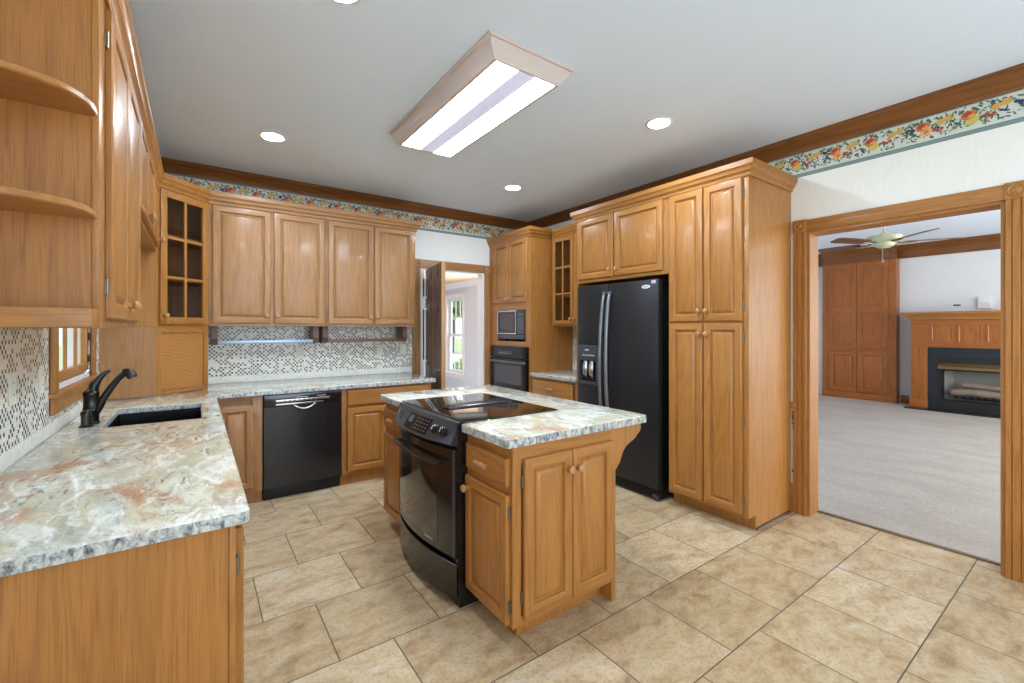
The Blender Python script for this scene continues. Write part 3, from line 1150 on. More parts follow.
# rails slung under them
for k, (x0, x1, lab, m1, m2) in enumerate(((.10, .95, 'hanging shelf rail with bluish metal front under the left back cabinet', plain('blue_grey_metal', (150, 164, 184), .3, .7), WALNUT['z']),
                                           (.985, 1.835, 'brown wooden hanging shelf rail under the right back cabinet', WALNUT['x'], WALNUT['z']))):
    t = thing('under_cabinet_shelf', lab, 'shelf', ((x0 + x1) / 2, 4.57, 1.40))
    for xx in (x0, x1 - .05):
        b = MB()
        b.prism([(xx, 4.66, 1.4062), (xx, 4.49, 1.4062), (xx, 4.48, 1.30), (xx, 4.50, 1.262), (xx, 4.54, 1.245), (xx, 4.66, 1.245)], (.05, 0, 0))
        b.build('bracket', m2, t)
    b = MB()
    b.box((x0 + .0505, 4.495, 1.25), (x1 - .0505, 4.65, 1.262), 0, .002)
    b.box((x0 + .0505, 4.490, 1.25), (x1 - .0505, 4.502, 1.283), 0, .003)
    b.build('shelf_board', m1, t)

# ------------------------------------------------------------------ base cabinets left and back
CT, CB = .895, .86
fr = face_px(.087, 1.41)
for k, (y0, y1, lab) in enumerate(((1.41, 2.42, 'oak base cabinet under the near end of the long granite counter'), (2.4205, 3.93, 'oak sink base cabinet behind the near end of the left counter'))):
    fr = face_px(.087, y0)
    L = y1 - y0
    t = thing('base_cabinet', lab, 'cabinet', (-.23, (y0 + y1) / 2, 0))
    if k == 0:
        carcass(fr, L, 0, CB - .0005, .087 - XL - .001, t, OAK, kick=.1)
    else:   # open top so that the sink hangs inside
        mb = MB()
        mb.fbox(fr, (.001, .1, -.63), (.019, CB - .0005, -.0202), 0)
        mb.fbox(fr, (L - .019, .1, -.63), (L - .001, CB - .0005, -.0202), 0)
        mb.fbox(fr, (.019, .1, -.63), (L - .019, .118, -.0202), 1)
        mb.fbox(fr, (.001, .0005, -.63), (L - .001, .1, -.07), 1)
        mb.fbox(fr, (.0, .1, -.0198), (L, CB - .0005, 0), 0)
        mb.build('cabinet_body', [OAK['z'], OAK['y']], t)
    h = L / 2
    panel_door(fr, .017, .13, h - .003, .835, t, OAK, (h - .03, .77), -1)
    panel_door(fr, h + .003, .13, L - .017, .835, t, OAK, (h + .03, .77), 1)
    if k == 0:
        mb = MB()
        mb.box((XL + .001, 1.402, .0005), (.070, 1.4099, CB - .0005), 0)
        mb.box((.0715, 1.400, .0005), (.0865, 1.4099, CB - .0005), 0, .002)
        mb.build('end_panel', OAK['z'], t)

# corner base cabinet with a door facing the room
fr = face_y(.0885, 4.0)
t = thing('base_cabinet', 'oak corner base cabinet with narrow door left of the dishwasher', 'cabinet', (.25, 4.3, 0))
carcass(fr, .341, 0, CB - .0005, .70, t, PALE, kick=.1, kickin=.05, endstile=(.03, .07))
panel_door(fr, .034, .135, .277, .79, t, PALE, None, 1)

fr = face_y(1.034, 4.0)
t = thing('base_cabinet', 'oak base cabinet with one wide drawer right of the dishwasher', 'cabinet', (1.46, 4.3, 0))
carcass(fr, .85, 0, CB - .0005, .70, t, OAK, kick=.1, kickin=.05, stiles=((.40, .43),), rails=((.1, .13), (.675, .71), (.835, CB - .0005)))
drawer_front(fr, .046, .702, .806, .842, t, OAK, pulls=())
panel_door(fr, .046, .125, .397, .682, t, OAK, (.372, .62), -1)
panel_door(fr, .433, .125, .806, .682, t, OAK, (.46, .62), 1)

# ------------------------------------------------------------------ granite worktops


def slab(cells_x, cells_y, skip, z0, z1, round_pts=(), bev=.008):
    bm = bmesh.new()
    vd = {}

    def V(x, y):
        if (x, y) not in vd:
            vd[(x, y)] = bm.verts.new((x, y, z0))
        return vd[(x, y)]
    for i in range(len(cells_x) - 1):
        for j in range(len(cells_y) - 1):
            if (i, j) in skip:
                continue
            bm.faces.new([V(cells_x[i], cells_y[j]), V(cells_x[i + 1], cells_y[j]), V(cells_x[i + 1], cells_y[j + 1]), V(cells_x[i], cells_y[j + 1])])
    bmesh.ops.recalc_face_normals(bm, faces=bm.faces[:])
    r = bmesh.ops.extrude_face_region(bm, geom=bm.faces[:])
    for v in [g for g in r['geom'] if isinstance(g, bmesh.types.BMVert)]:
        v.co.z = z1
    bmesh.ops.recalc_face_normals(bm, faces=bm.faces[:])
    bmesh.ops.dissolve_limit(bm, angle_limit=.01, verts=bm.verts[:], edges=bm.edges[:])
    if round_pts:
        es = [e for e in bm.edges if abs(e.verts[0].co.z - e.verts[1].co.z) > .01 and any(abs(e.verts[0].co.x - x) < .002 and abs(e.verts[0].co.y - y) < .002 for x, y in round_pts)]
        bmesh.ops.bevel(bm, geom=es, offset=.022, segments=5, profile=.5, affect='EDGES')
    es = [e for e in bm.edges if e.verts[0].co.z > z1 - .001 and e.verts[1].co.z > z1 - .001 and len(e.link_faces) == 2 and e.calc_face_angle() > .8]
    bmesh.ops.bevel(bm, geom=es, offset=bev, segments=3, profile=.5, affect='EDGES')
    mb = MB()
    bm.normal_update()
    bm.verts.index_update()
    mb.add([v.co.copy() for v in bm.verts], [[v.index for v in f.verts] for f in bm.faces], [0 if f.normal.z > .5 else 1 for f in bm.faces])
    bm.free()
    return mb


SX0, SX1, SY0, SY1 = -.385, .025, 2.955, 3.60
mb = slab([XL + .007, SX0, SX1, .12, 1.925], [1.385, SY0, SY1, 3.962, YB - .0065], {(1, 1), (3, 0), (3, 1), (3, 2)}, CB, CT, ((.12, 1.385), (1.925, 3.962)))
tag(mb.build('countertop', [GRAN, GRANE], loc=(0, 2.5, CB)), 'L-shaped swirled granite countertop along the left and back walls', 'countertop')

# sink
t = thing('sink', 'black kitchen sink set into the left granite counter', 'sink', ((SX0 + SX1) / 2, (SY0 + SY1) / 2, CT - .2))
mb = MB()


def rrect(x0, x1, y0, y1, r, z, n=5):
    pts = []
    for cx, cy, a0 in ((x1 - r, y1 - r, 0), (x0 + r, y1 - r, 90), (x0 + r, y0 + r, 180), (x1 - r, y0 + r, 270)):
        for i in range(n + 1):
            a = math.radians(a0 + 90 * i / n)
            pts.append(Vector((cx + r * math.cos(a), cy + r * math.sin(a), z)))
    return pts


x0, x1, y0, y1 = SX0 - .006, SX1 + .006, SY0 - .006, SY1 + .006
zt = CB - .0008
mb.rings([rrect(x0 - .012, x1 + .012, y0 - .012, y1 + .012, .03, zt - .006), rrect(x0 - .012, x1 + .012, y0 - .012, y1 + .012, .03, zt), rrect(x0, x1, y0, y1, .02, zt), rrect(x0 + .008, x1 - .008, y0 + .008, y1 - .008, .03, zt - .17), rrect(x0 + .04, x1 - .04, y0 + .04, y1 - .04, .04, zt - .185)], cap0=False)
mb.rings([rrect(x0 - .0119, x1 + .0119, y0 - .0119, y1 + .0119, .03, zt - .0055), rrect(x0 - .004, x1 + .004, y0 - .004, y1 + .004, .03, zt - .01), rrect(x0 - .002, x1 + .002, y0 - .002, y1 + .002, .03, zt - .19)], cap0=False)
mb.build('basin', plain('black_composite', (9, 9, 12), .22, coat=.2), t)
mb = MB()
mb.lathe(((x0 + x1) / 2, (y0 + y1) / 2, CB - .1857), (0, 0, 1), [(.045, 0), (.045, .003), (.03, .004), (.028, .001), (0, .001)], 20)
mb.build('drain', SILVER, t)

# faucet
fx, fy = -.438, 3.10
t = thing('faucet', 'black single-lever kitchen faucet behind the sink', 'faucet', (fx, fy, CT))
mb = MB()
mb.lathe((fx, fy, CT + .0005), (0, 0, 1), [(.036, 0), (.036, .006), (.031, .012), (.031, .07), (.033, .074), (.033, .082), (.031, .086), (.031, .145), (.033, .15), (.033, .162), (.028, .17), (.018, .18), (0, .182)], 24)
mb.build('body', BRONZE, t)
mb = MB()
mb.tube([(fx + .005, fy, CT + .165), (fx + .012, fy, CT + .20), (fx + .03, fy - .002, CT + .235), (fx + .055, fy - .004, CT + .262), (fx + .075, fy - .005, CT + .272)], [.024, .022, .016, .011, .006], 14)
mb.build('lever', BRONZE, t)
mb = MB()
mb.tube([(fx + .02, fy, CT + .06), (fx + .045, fy, CT + .125), (fx + .075, fy - .002, CT + .18), (fx + .10, fy - .004, CT + .222), (fx + .125, fy - .005, CT + .25), (fx + .14, fy - .006, CT + .258)], [.017, .017, .016, .016, .017, .018], 16)
mb.build('spout', BRONZE, t)
mb = MB()
mb.tube([(fx + .122, fy - .005, CT + .258), (fx + .14, fy - .006, CT + .257), (fx + .156, fy - .007, CT + .246), (fx + .163, fy - .007, CT + .228)], [.019, .022, .024, .022], 16)
mb.build('spray_head', BRONZE, t)
t = thing('soap_dispenser', 'small black capped fitting on the counter beside the faucet', 'dispenser', (-.446, 3.018, CT))
mb = MB()
mb.lathe((-.446, 3.018, CT + .0005), (0, 0, 1), [(.028, 0), (.028, .006), (.02, .012), (.019, .055), (.021, .058), (.021, .072), (.016, .08), (0, .082)], 20)
mb.build('body', BRONZE, t)
mb = MB()
mb.tube([(-.446, 3.018, CT + .078), (-.434, 3.018, CT + .084), (-.414, 3.018, CT + .082)], [.009, .008, .006], 10)
mb.build('nozzle', BRONZE, t)

# outlets on the mosaic
def outlet(fr, u, v, lab, grp):
    c = fr.P(u, v, .0065)
    t = thing('outlet_plate', lab, 'outlet', c, grp)
    mb = MB()
    mb.fbox(fr, (u - .036, v - .058, .0066), (u + .036, v + .058, .011), 0, .0025)
    mb.build('cover_plate', IVORY, t)
    mb = MB()
    for dv in (-.021, .021):
        mb.lathe(fr.P(u, v + dv, .0105), fr.w, [(.016, 0), (.016, .002), (0, .0022)], 16)
    mb.build('receptacle', WHITE, t)
    mb = MB()
    for dv in (-.021, .021):
        for du in (-.006, .006):
            mb.fbox(fr, (u + du - .0012, v + dv - .004, .0124), (u + du + .0012, v + dv + .005, .0131))
    mb.build('slot', DARK, t)


frb = face_y(0, YB)
outlet(frb, .826, 1.146, 'ivory outlet plate above the dishwasher', 'outlet plates on the backsplash')
outlet(frb, 1.62, 1.150, 'ivory outlet plate on back mosaic, second from the door', 'outlet plates on the backsplash')
outlet(frb, 1.88, 1.155, 'ivory outlet plate on back mosaic beside the door casing', 'outlet plates on the backsplash')
frl = face_px(XL, 0)
outlet(frl, 2.33, 1.168, 'ivory outlet plate on left mosaic at the picture edge', 'outlet plates on the backsplash')
outlet(frl, 2.70, 1.166, 'ivory outlet plate on left mosaic next to the window casing', 'outlet plates on the backsplash')

# ------------------------------------------------------------------ dishwasher
x0, x1, yf = .431, 1.0325, 3.985
fr = face_y(x0, yf)
W_ = x1 - x0
t = thing('dishwasher', 'black built-in dishwasher under the back counter', 'dishwasher', ((x0 + x1) / 2, 4.3, 0))
mb = MB()
mb.fbox(fr, (.004, .1, -.6), (W_ - .004, .852, -.032), 0)
mb.fbox(fr, (.004, .0005, -.6), (W_ - .004, .1, -.065), 0)
mb.build('tub_body', BLACKMATTE, t)
mb = MB()
n = 10
prof = [(.11, 0.0)] + [(.11 + (.755 - .11) * i / n, .006 * math.sin(math.pi * i / n)) for i in range(n + 1)] + [(.755, 0)]
r0 = [fr.P(.006, v, w) for v, w in prof] + [fr.P(.006, .755, -.03), fr.P(.006, .11, -.03)]
r1 = [fr.P(W_ - .006, v, w) for v, w in prof] + [fr.P(W_ - .006, .755, -.03), fr.P(W_ - .006, .11, -.03)]
mb.rings([r0, r1])
d = mb.build('door', plain('black_dishwasher_enamel', (24, 25, 28), .22, coat=.4), t)
mb = MB()
mb.fbox(fr, (.006, .757, -.03), (W_ - .006, .852, .003), 0, .006)
p = mb.build('control_panel', BLACK, t)
mb = MB()
mb.fbox(fr, (.09, .790, .0032), (.50, .808, .006), 0, .002)
mb.build('button_strip', SILVER, p)
mb = MB()
for i in range(8):
    u = .155 + i * .036
    mb.lathe(fr.P(u, .799, .006), fr.w, [(.006, 0), (.006, .003), (0, .0035)], 12)
mb.build('button', BLACK, p)
mb = MB()
mb.fbox(fr, (.09, .765, .0032), (.45, .776, .006), 0, .002)
mb.build('chrome_bar', SILVER, p)
mb = MB()
u, v = .30, .762
outer = [fr.P(u - .085 + .17 * i / 12, v - .036 * math.sin(math.pi * i / 12), .004) for i in range(13)]
mb.tube([p_ + fr.w * .006 for p_ in outer], [.006] * 13, 10)
mb.build('handle', SILVER, p)
mb = MB()
mb.prism([fr.P(u - .08 + .16 * i / 12, v - .03 * math.sin(math.pi * i / 12), .0062) for i in range(13)], fr.w * .002)
mb.build('handle_pocket', DARK, p)
mb = MB()
mb.fbox(fr, (.40, .818, .0032), (.47, .823, .0036))
mb.fbox(fr, (.24, .818, .0032), (.33, .822, .0036))
mb.build('panel_print', LABEL, p)
mb = MB()
mb.fbox(fr, (.006, .012, -.062), (W_ - .006, .105, -.045), 0, .003)
mb.build('toe_kick', BLACKMATTE, t)

# ------------------------------------------------------------------ open back door
hx, hy = 2.158, 4.69
free = Vector((2.012, 3.99, 0))
ud = (free - Vector((hx, hy, 0))).normalized()
dw = .72
fdr = Fr((hx, hy, 0), ud, (0, 0, 1), (ud.y, -ud.x, 0))   # w looks to the left, towards the counter
if fdr.w.x > 0:
    fdr = Fr((hx, hy, 0), ud, (0, 0, 1), (-ud.y, ud.x, 0))
t = thing('panel_door', 'dark brown six-panel door standing open beside the back counter', 'door', (hx, hy, .01))
mb = MB()
mb.fbox(fdr, (.004, .012, -.012), (dw, 2.055, .012), 0)
for s in (1, -1):
    f2 = Fr(fdr.P(0, 0, 0), fdr.u, fdr.v, fdr.w * s)
    cols = [(.004, .105), (.335, .41), (.635, dw)]
    rows = [(.012, .22), (.86, .97), (1.56, 1.66), (1.93, 2.055)]
    for a, b in cols:
        mb.fbox(f2, (a, .012, .0121), (b, 2.055, .02), 0, .002)
    for a, b in rows:
        mb.fbox(f2, (.105, a, .0121), (.335, b, .0199), 1, .002)
        mb.fbox(f2, (.41, a, .0121), (.635, b, .0199), 1, .002)
    for c0, c1 in ((.105, .335), (.41, .635)):
        for i in range(3):
            a, b = rows[i][1], rows[i + 1][0]
            rect_rings(mb, f2, c0 + .018, a + .018, c1 - .018, b - .018, [(0, .0121), (.03, .0185), (.034, .0185)], lambda i_, s_: 0)
mb.build('door_leaf', [WALNUT['z'], WALNUT['x']], t)
mb = MB()
mb.fbox(fdr, (dw + .0005, .012, -.02), (dw + .004, 2.055, .02), 0)
mb.build('door_edge', PALE['z'], t)
for zb, zt in ((1.74, 1.96), (1.02, 1.61)):
    mb = MB()
    mb.cyl(fdr.P(.02, zb, .042), fdr.P(.02, zt, .042), .008, 12)
    rod = mb.build('pull_bar', BLACKMATTE, t)
    for z in (zb, zt):
        mb = MB()
        mb.fbox(fdr, (.004, z - .012, .0205), (.075, z + .012, .026), 0, .002)
        mb.fbox(fdr, (.008, z - .010, .026), (.032, z + .010, .056), 0, .003)
        mb.build('bracket', WHITE, rod)
mb = MB()
mb.lathe(fdr.P(dw - .06, .96, .0205), fdr.w, [(.028, 0), (.028, .005), (.012, .009), (.012, .03), (.027, .042), (.029, .052), (.02, .06), (0, .061)], 18)
mb.build('door_knob', BRASS, t)

# ------------------------------------------------------------------ tall oven cabinet
XO = 3.03
yA, yB = 3.872, YB - .002
fr = face_mx(XO, yB)
L = yB - yA
dep = XR - XO - .001
FU = lambda y: yB - y
t = thing('oven_cabinet', 'tall oak cabinet housing microwave and wall oven', 'cabinet', ((XO + XR) / 2, (yA + yB) / 2, 0))
mb = MB()
mb.fbox(fr, (.0, .1, -dep), (.018, U1, -.0202), 0)
mb.fbox(fr, (L - .018, .0005, -dep), (L, U1, -.0202), 0)
mb.fbox(fr, (.018, .1, -dep), (L - .018, U1, -dep + .012), 0)
for z in (.1, .62, 1.19, 1.655, U1 - .018):
    mb.fbox(fr, (.018, z, -dep + .012), (L - .018, z + .018, -.0202), 1)
mb.fbox(fr, (.001, .0005, -dep + .02), (L - .019, .1, -.07), 1)
mb.build('cabinet_body', [OAK['z'], OAK['y']], t)
MW = (FU(4.53), FU(3.965), 1.235, 1.605)       # microwave opening u0,u1,v0,v1
OV = (FU(4.64), FU(3.905), .655, 1.175)
ff = MB()
ff.fbox(fr, (0, .1, -.02), (OV[0] - .002, U1, 0), 0)
ff.fbox(fr, (OV[1] + .002, .1, -.02), (L, U1, 0), 0)
ff.fbox(fr, (OV[0] - .002, .1, -.0199), (OV[1] + .002, OV[2] - .002, -.0002), 1)
ff.fbox(fr, (OV[0] - .002, OV[3] + .002, -.0199), (OV[1] + .002, MW[2], -.0002), 1)
ff.fbox(fr, (OV[0] - .002, MW[3], -.0199), (OV[1] + .002, U1, -.0002), 1)
ff.fbox(fr, (OV[0] - .002, MW[2], -.0199), (MW[0], MW[3], -.0002), 0)
ff.fbox(fr, (MW[1], MW[2], -.0199), (OV[1] + .002, MW[3], -.0002), 0)
ff.build('face_frame', [OAK['z'], OAK['y']], t)
panel_door(fr, FU(4.61), 1.69, FU(4.296), 2.415, t, OAK, (FU(4.325), 1.735), -1)
panel_door(fr, FU(4.288), 1.69, FU(3.925), 2.415, t, OAK, (FU(4.258), 1.735), 1)
drawer_front(fr, FU(4.64), .36, FU(3.905), .61, t, OAK)
mb = MB()
crown_run(mb, (XO, yB), (XO, yA), (-1, 0), 0, T45, U1)
crown_run(mb, (XO, yA), (3.349 - .046, yA), (0, -1), T45, 0, U1, mi=0)
mb.box((XO, yA, U1 + .0005), (XR - .001, yB, U1 + .0795), 0)
mb.build('crown', OAK['y'], t)

# microwave
u0, u1, v0, v1 = MW
t = thing('microwave', 'black built-in microwave above the wall oven', 'microwave', fr.P((u0 + u1) / 2, v0, -.2))
mb = MB()
e = .006
mb.fbox(fr, (u0 + e, v0 + .025, -.36), (u1 - e, v1 - e, -.012), 0)
for q in (.06, u1 - u0 - .06):
    mb.cyl(fr.P(u0 + q, v0 + .0005, -.1), fr.P(u0 + q, v0 + .026, -.1), .014, 10)
    mb.cyl(fr.P(u0 + q, v0 + .0005, -.3), fr.P(u0 + q, v0 + .026, -.3), .014, 10)
mb.build('case', BLACKMATTE, t)
us = u0 + (u1 - u0) * .70
mb = MB()
prof = [(0, -.0119), (0, .004), (.006, .008), (.03, .009), (.035, .004), (.05, -.002), (.055, -.002)]
rect_rings(mb, fr, u0 + e, v0 + .085, us, v1 - e, prof, lambda i, s: 0)
d = mb.build('door', BLACK, t)
mb = MB()
for (p, q) in (((u0 + e, v0 + .086), (us, v0 + .096)), ((u0 + e, v1 - e - .012), (us, v1 - e)), ((u0 + e, v0 + .097), (u0 + e + .012, v1 - e - .013)), ((us - .012, v0 + .097), (us, v1 - e - .013))):
    mb.fbox(fr, (*p, .0092), (*q, .0125), 0, .001)
mb.build('chrome_trim', SILVER, d)
mb = MB()
mb.fbox(fr, (u0 + e + .056, v0 + .141, -.0018), (us - .056, v1 - e - .056, .0002))
mb.build('window', plain('brown_reflection_glass', (70, 50, 42), .06, spec=.6), d)  # brown reflection of wood put into the glass colour
mb = MB()
mb.fbox(fr, (us + .004, v0 + .085, -.0119), (u1 - e, v1 - e, .006), 0, .003)
p = mb.build('control_panel', BLACK, t)
mb = MB()
uc, w_ = us + .03, u1 - e - us - .06
mb.fbox(fr, (uc, v1 - .075, .0062), (uc + w_, v1 - .045, .0066))
for r in range(5):
    for c in range(3):
        a = uc + w_ * c / 3
        mb.fbox(fr, (a + .004, v1 - .115 - r * .028, .0062), (a + w_ / 3 - .004, v1 - .100 - r * .028, .0066))
mb.build('keypad', plain('keypad_grey', (96, 92, 90), .4), p)
mb = MB()
mb.fbox(fr, (u0 + e, v0 + .027, -.0119), (u1 - e, v0 + .078, .004), 0, .003)
mb.build('base_trim', BLACK, t)

# wall oven
u0, u1, v0, v1 = OV
t = thing('wall_oven', 'black built-in wall oven below the microwave', 'oven', fr.P((u0 + u1) / 2, v0, -.2))
mb = MB()
mb.fbox(fr, (u0 + .03, v0 + .004, -.5), (u1 - .03, v1 - .004, .001), 0)
mb.build('oven_body', BLACKMATTE, t)
mb = MB()
mb.fbox(fr, (u0, 1.04, .0012), (u1, v1, .03), 0, .004)
p = mb.build('control_panel', plain('black_brown_enamel', (24, 18, 18), .2, spec=.35), t)
mb = MB()
for i in range(7):
    a = u0 + .16 + i * .042
    mb.fbox(fr, (a, 1.085, .0302), (a + .026, 1.098, .0306))
    mb.fbox(fr, (a + .004, 1.112, .0302), (a + .02, 1.120, .0306))
mb.build('panel_print', plain('brown_print', (150, 126, 116), .5), p)
mb = MB()
mb.fbox(fr, (u0, v0 + .002, .0012), (u1, 1.032, .034), 0, .004)
d = mb.build('door', plain('black_oven_enamel', (14, 11, 12), .18, spec=.35), t)
mb = MB()
mb.fbox(fr, (u0 + .10, v0 + .08, .0342), (u1 - .10, .955, .0356))
mb.build('window', plain('brown_reflection_oven_glass', (44, 28, 26), .05, spec=.7), d)  # wood-brown reflection painted into the oven glass
mb = MB()
mb.tube([fr.P(u0 + .02, .995, .036), fr.P(u0 + .035, .995, .062), fr.P(u0 + .06, .995, .068), fr.P(u1 - .06, .995, .068), fr.P(u1 - .035, .995, .062), fr.P(u1 - .02, .995, .036)], .012, 12)
mb.build('handle', plain('dark_satin_bar', (104, 104, 110), .3, .6), d)

# ------------------------------------------------------------------ glass-door wall cabinet
y0, y1 = 3.1425, 3.8705
fr = face_mx(3.35, y1)
L = y1 - y0
t = thing('wall_cabinet', 'oak wall cabinet with paned glass doors between oven and fridge', 'cabinet', (3.51, (y0 + y1) / 2, 1.41))
carcass(fr, L, 1.41, U1, .318, t, OAK, hollow=True, stiles=((L / 2 - .02, L / 2 + .02),), rails=((1.41, 1.45), (U1 - .05, U1)))
for z in (1.74, 2.08):
    mb = MB()
    mb.fbox(fr, (.02, z, -.3), (L - .02, z + .014, -.03))
    mb.build('shelf', OAK['y'], t)
for a, b, kk, hs in ((.02, L / 2 - .004, L / 2 - .03, -1), (L / 2 + .004, L - .02, L / 2 + .03, 1)):
    glass_door(fr, a, 1.432, b, 2.412, t, OAK, 2, 3, (kk, 1.49), hs, .046)
mb = MB()
crown_run(mb, (3.35, y1), (3.35, y0), (-1, 0), 0, 0, U1)
mb.box((3.35, y0, U1 + .0005), (XR - .001, y1, U1 + .0795))
mb.build('crown', OAK['y'], t)

fr = face_mx(3.05, y1)
t = thing('base_cabinet', 'oak base cabinet with drawer between wall oven and fridge', 'cabinet', (3.36, (y0 + y1) / 2, 0))
carcass(fr, L, 0, CB - .0005, .615, t, OAK, kick=.1, stiles=((L / 2 - .02, L / 2 + .02),), rails=((.1, .13), (.63, .66), (.83, CB - .0005)))
drawer_front(fr, .03, .665, L - .06, .825, t, OAK)
panel_door(fr, .03, .125, L / 2 - .006, .635, t, OAK, (L / 2 - .03, .58), -1)
panel_door(fr, L / 2 + .006, .125, L - .03, .635, t, OAK, (L / 2 + .03, .58), 1)
mb = slab([3.02, XR - .0065], [y0 + .0005, y1 - .0005], set(), CB, CT)
tag(mb.build('countertop', [GRAN, GRANE], loc=(3.35, (y0 + y1) / 2, CB)), 'short granite countertop between wall oven and fridge', 'countertop')

# ------------------------------------------------------------------ cabinet over the fridge and pantry
yP0, yP1, yF1 = 1.485, 2.1055, 3.1415
fr = face_mx(XO, yF1)
L = yF1 - yP1 - .0005
FU = lambda y: yF1 - y
t = thing('fridge_cabinet', 'oak cabinet surround with two doors above the black fridge', 'cabinet', (3.35, 2.63, 0))
mb = MB()
mb.fbox(fr, (0, 1.82, -dep), (L, U1, -.0202), 1)
mb.fbox(fr, (0, .0005, -dep), (.022, 1.82, -.0), 0)
mb.fbox(fr, (L - .012, .0005, -dep), (L, 1.82, -.09), 0)
mb.build('cabinet_body', [OAK['z'], OAK['y']], t)
ff = MB()
ff.fbox(fr, (0, 1.8205, -.02), (.05, U1, 0), 0)
ff.fbox(fr, (L - .05, 1.8205, -.02), (L, U1, 0), 0)
ff.fbox(fr, (.05, 1.8205, -.0199), (L - .05, 1.86, -.0002), 1)
ff.fbox(fr, (.05, U1 - .04, -.0199), (L - .05, U1, -.0002), 1)
ff.fbox(fr, (FU(2.68), 1.86, -.0199), (FU(2.63), U1 - .04, -.0002), 0)
ff.build('face_frame', [OAK['z'], OAK['y']], t)
panel_door(fr, FU(3.105), 1.852, FU(2.668), 2.415, t, OAK, (FU(2.70), 1.915), -1)
panel_door(fr, FU(2.648), 1.852, FU(2.155), 2.415, t, OAK, (FU(2.617), 1.915), 1)
mb = MB()
crown_run(mb, (XO, yF1), (XO, yP1 + .0005), (-1, 0), T45, 0, U1)
crown_run(mb, (3.349 - .046, yF1), (XO, yF1), (0, 1), 0, T45, U1)
mb.box((XO, yP1 + .0005, U1 + .0005), (XR - .001, yF1, U1 + .0795))
mb.build('crown', OAK['y'], t)

fr = face_mx(XO, yP1)
L = yP1 - yP0
FU = lambda y: yP1 - y
t = thing('pantry_cabinet', 'tall oak pantry cabinet with four doors beside the opening', 'cabinet', (3.35, 1.8, 0))
mb = MB()
prof = [(3.125, .0005), (3.125, .1), (XO + .0201, .1), (XO + .0201, U1), (XR - .001, U1), (XR - .001, .0005)]
mb.prism([(x, yP0 + .0005, z) for x, z in prof], (0, L - .001, 0))
mb.build('cabinet_body', OAK['z'], t)
ff = MB()
ff.fbox(fr, (0.0008, .1, -.02), (.03, U1, 0), 0)
ff.fbox(fr, (L - .05, .1, -.02), (L - .0005, U1, 0), 0, .001)
for a, b in ((.1, .13), (1.415, 1.45), (U1 - .035, U1)):
    ff.fbox(fr, (.03, a, -.0199), (L - .05, b, -.0002), 1)
ff.build('face_frame', [OAK['z'], OAK['y']], t)
for v0, v1, kz in ((1.438, 2.415, 1.515), (.122, 1.424, 1.345)):
    panel_door(fr, FU(2.090), v0, FU(1.812), v1, t, OAK, (FU(1.835), kz), -1)
    d = panel_door(fr, FU(1.804), v0, FU(1.526), v1, t, OAK, (FU(1.778), kz), 1)
    if v0 < 1:
        hinge(fr, FU(1.526), .75, d, 1)
mb = MB()
crown_run(mb, (XO, yP1), (XO, yP0), (-1, 0), 0, T45, U1)
crown_run(mb, (XO, yP0), (XR - .001, yP0), (0, -1), T45, 0, U1)
mb.box((XO, yP0, U1 + .0005), (XR - .001, yP1, U1 + .0795))
mb.build('crown', OAK['y'], t)
mb = MB()
mb.prism([(3.127, yP0 - .0002, .0006), (3.127, yP0 - .016, .0006), (3.127, yP0 - .012, .012), (3.127, yP0 - .0002, .018)], (XR - .002 - 3.127 - .03, 0, 0))
mb.build('shoe_moulding', WALNUT['x'], t)

# ------------------------------------------------------------------ fridge
yR0, yR1, yS, xF = 2.17, 3.085, 2.695, 2.985
fr = face_mx(xF, yR1)
FU = lambda y: yR1 - y
FRB = NT('black_textured_enamel')
_n = FRB.noise(FRB.coords(), 260, 3, .6)
FRB.bump(_n, .25, .001)
FRB = FRB.set(lin((30, 31, 34)), .36, 0, .5)
L = yR1 - yR0
t = thing('refrigerator', 'black side-by-side refrigerator with dispenser in the left door', 'refrigerator', (3.3, 2.63, 0))
mb = MB()
mb.fbox(fr, (.004, .015, -.66), (L - .004, 1.775, -.055), 0, .004)
for u in (.06, L - .06):
    mb.cyl(fr.P(u, .0008, -.1), fr.P(u, .016, -.1), .02, 12)
    mb.cyl(fr.P(u, .0008, -.6), fr.P(u, .016, -.6), .02, 12)
mb.build('fridge_body', BLACKMATTE, t)


def fdoor(u0, u1, hole=None):
    mb = MB()
    v0, v1 = .095, 1.785
    if hole is None:
        mb.fbox(fr, (u0, v0, -.052), (u1, v1, 0), 0, .012)
    else:
        a, b, c, d_ = hole
        mb.fbox(fr, (u0, v0, -.052), (u1, c, 0), 0, .008)
        mb.fbox(fr, (u0, d_, -.052), (u1, v1, 0), 0, .008)
        mb.fbox(fr, (u0, c - .01, -.052), (a, d_ + .01, 0), 0, .008)
        mb.fbox(fr, (b, c - .01, -.052), (u1, d_ + .01, 0), 0, .008)
        mb.fbox(fr, (a - .005, c - .01, -.052), (b + .005, d_ + .01, -.045), 0)
    return mb.build('door', FRB, t)


dz0, dz1 = .86, 1.235
da, db = FU(3.074), FU(2.815)
dl_ = fdoor(0, FU(yS) - .003, (da, db, dz0, dz1))
dr_ = fdoor(FU(yS) + .003, L)
# dispenser
mb = MB()
mb.fbox(fr, (da + .001, 1.085, -.044), (db - .001, dz1 - .001, .010), 0, .006)
mb.fbox(fr, (da + .001, dz0 + .001, -.044), (da + .028, 1.085, .008), 0, .005)
mb.fbox(fr, (db - .022, dz0 + .001, -.044), (db - .001, 1.085, .008), 0, .005)
mb.fbox(fr, (da + .028, dz0 + .001, -.044), (db - .022, dz0 + .03, .008), 0, .005)
di = mb.build('dispenser', GREYPLASTIC, dl_)
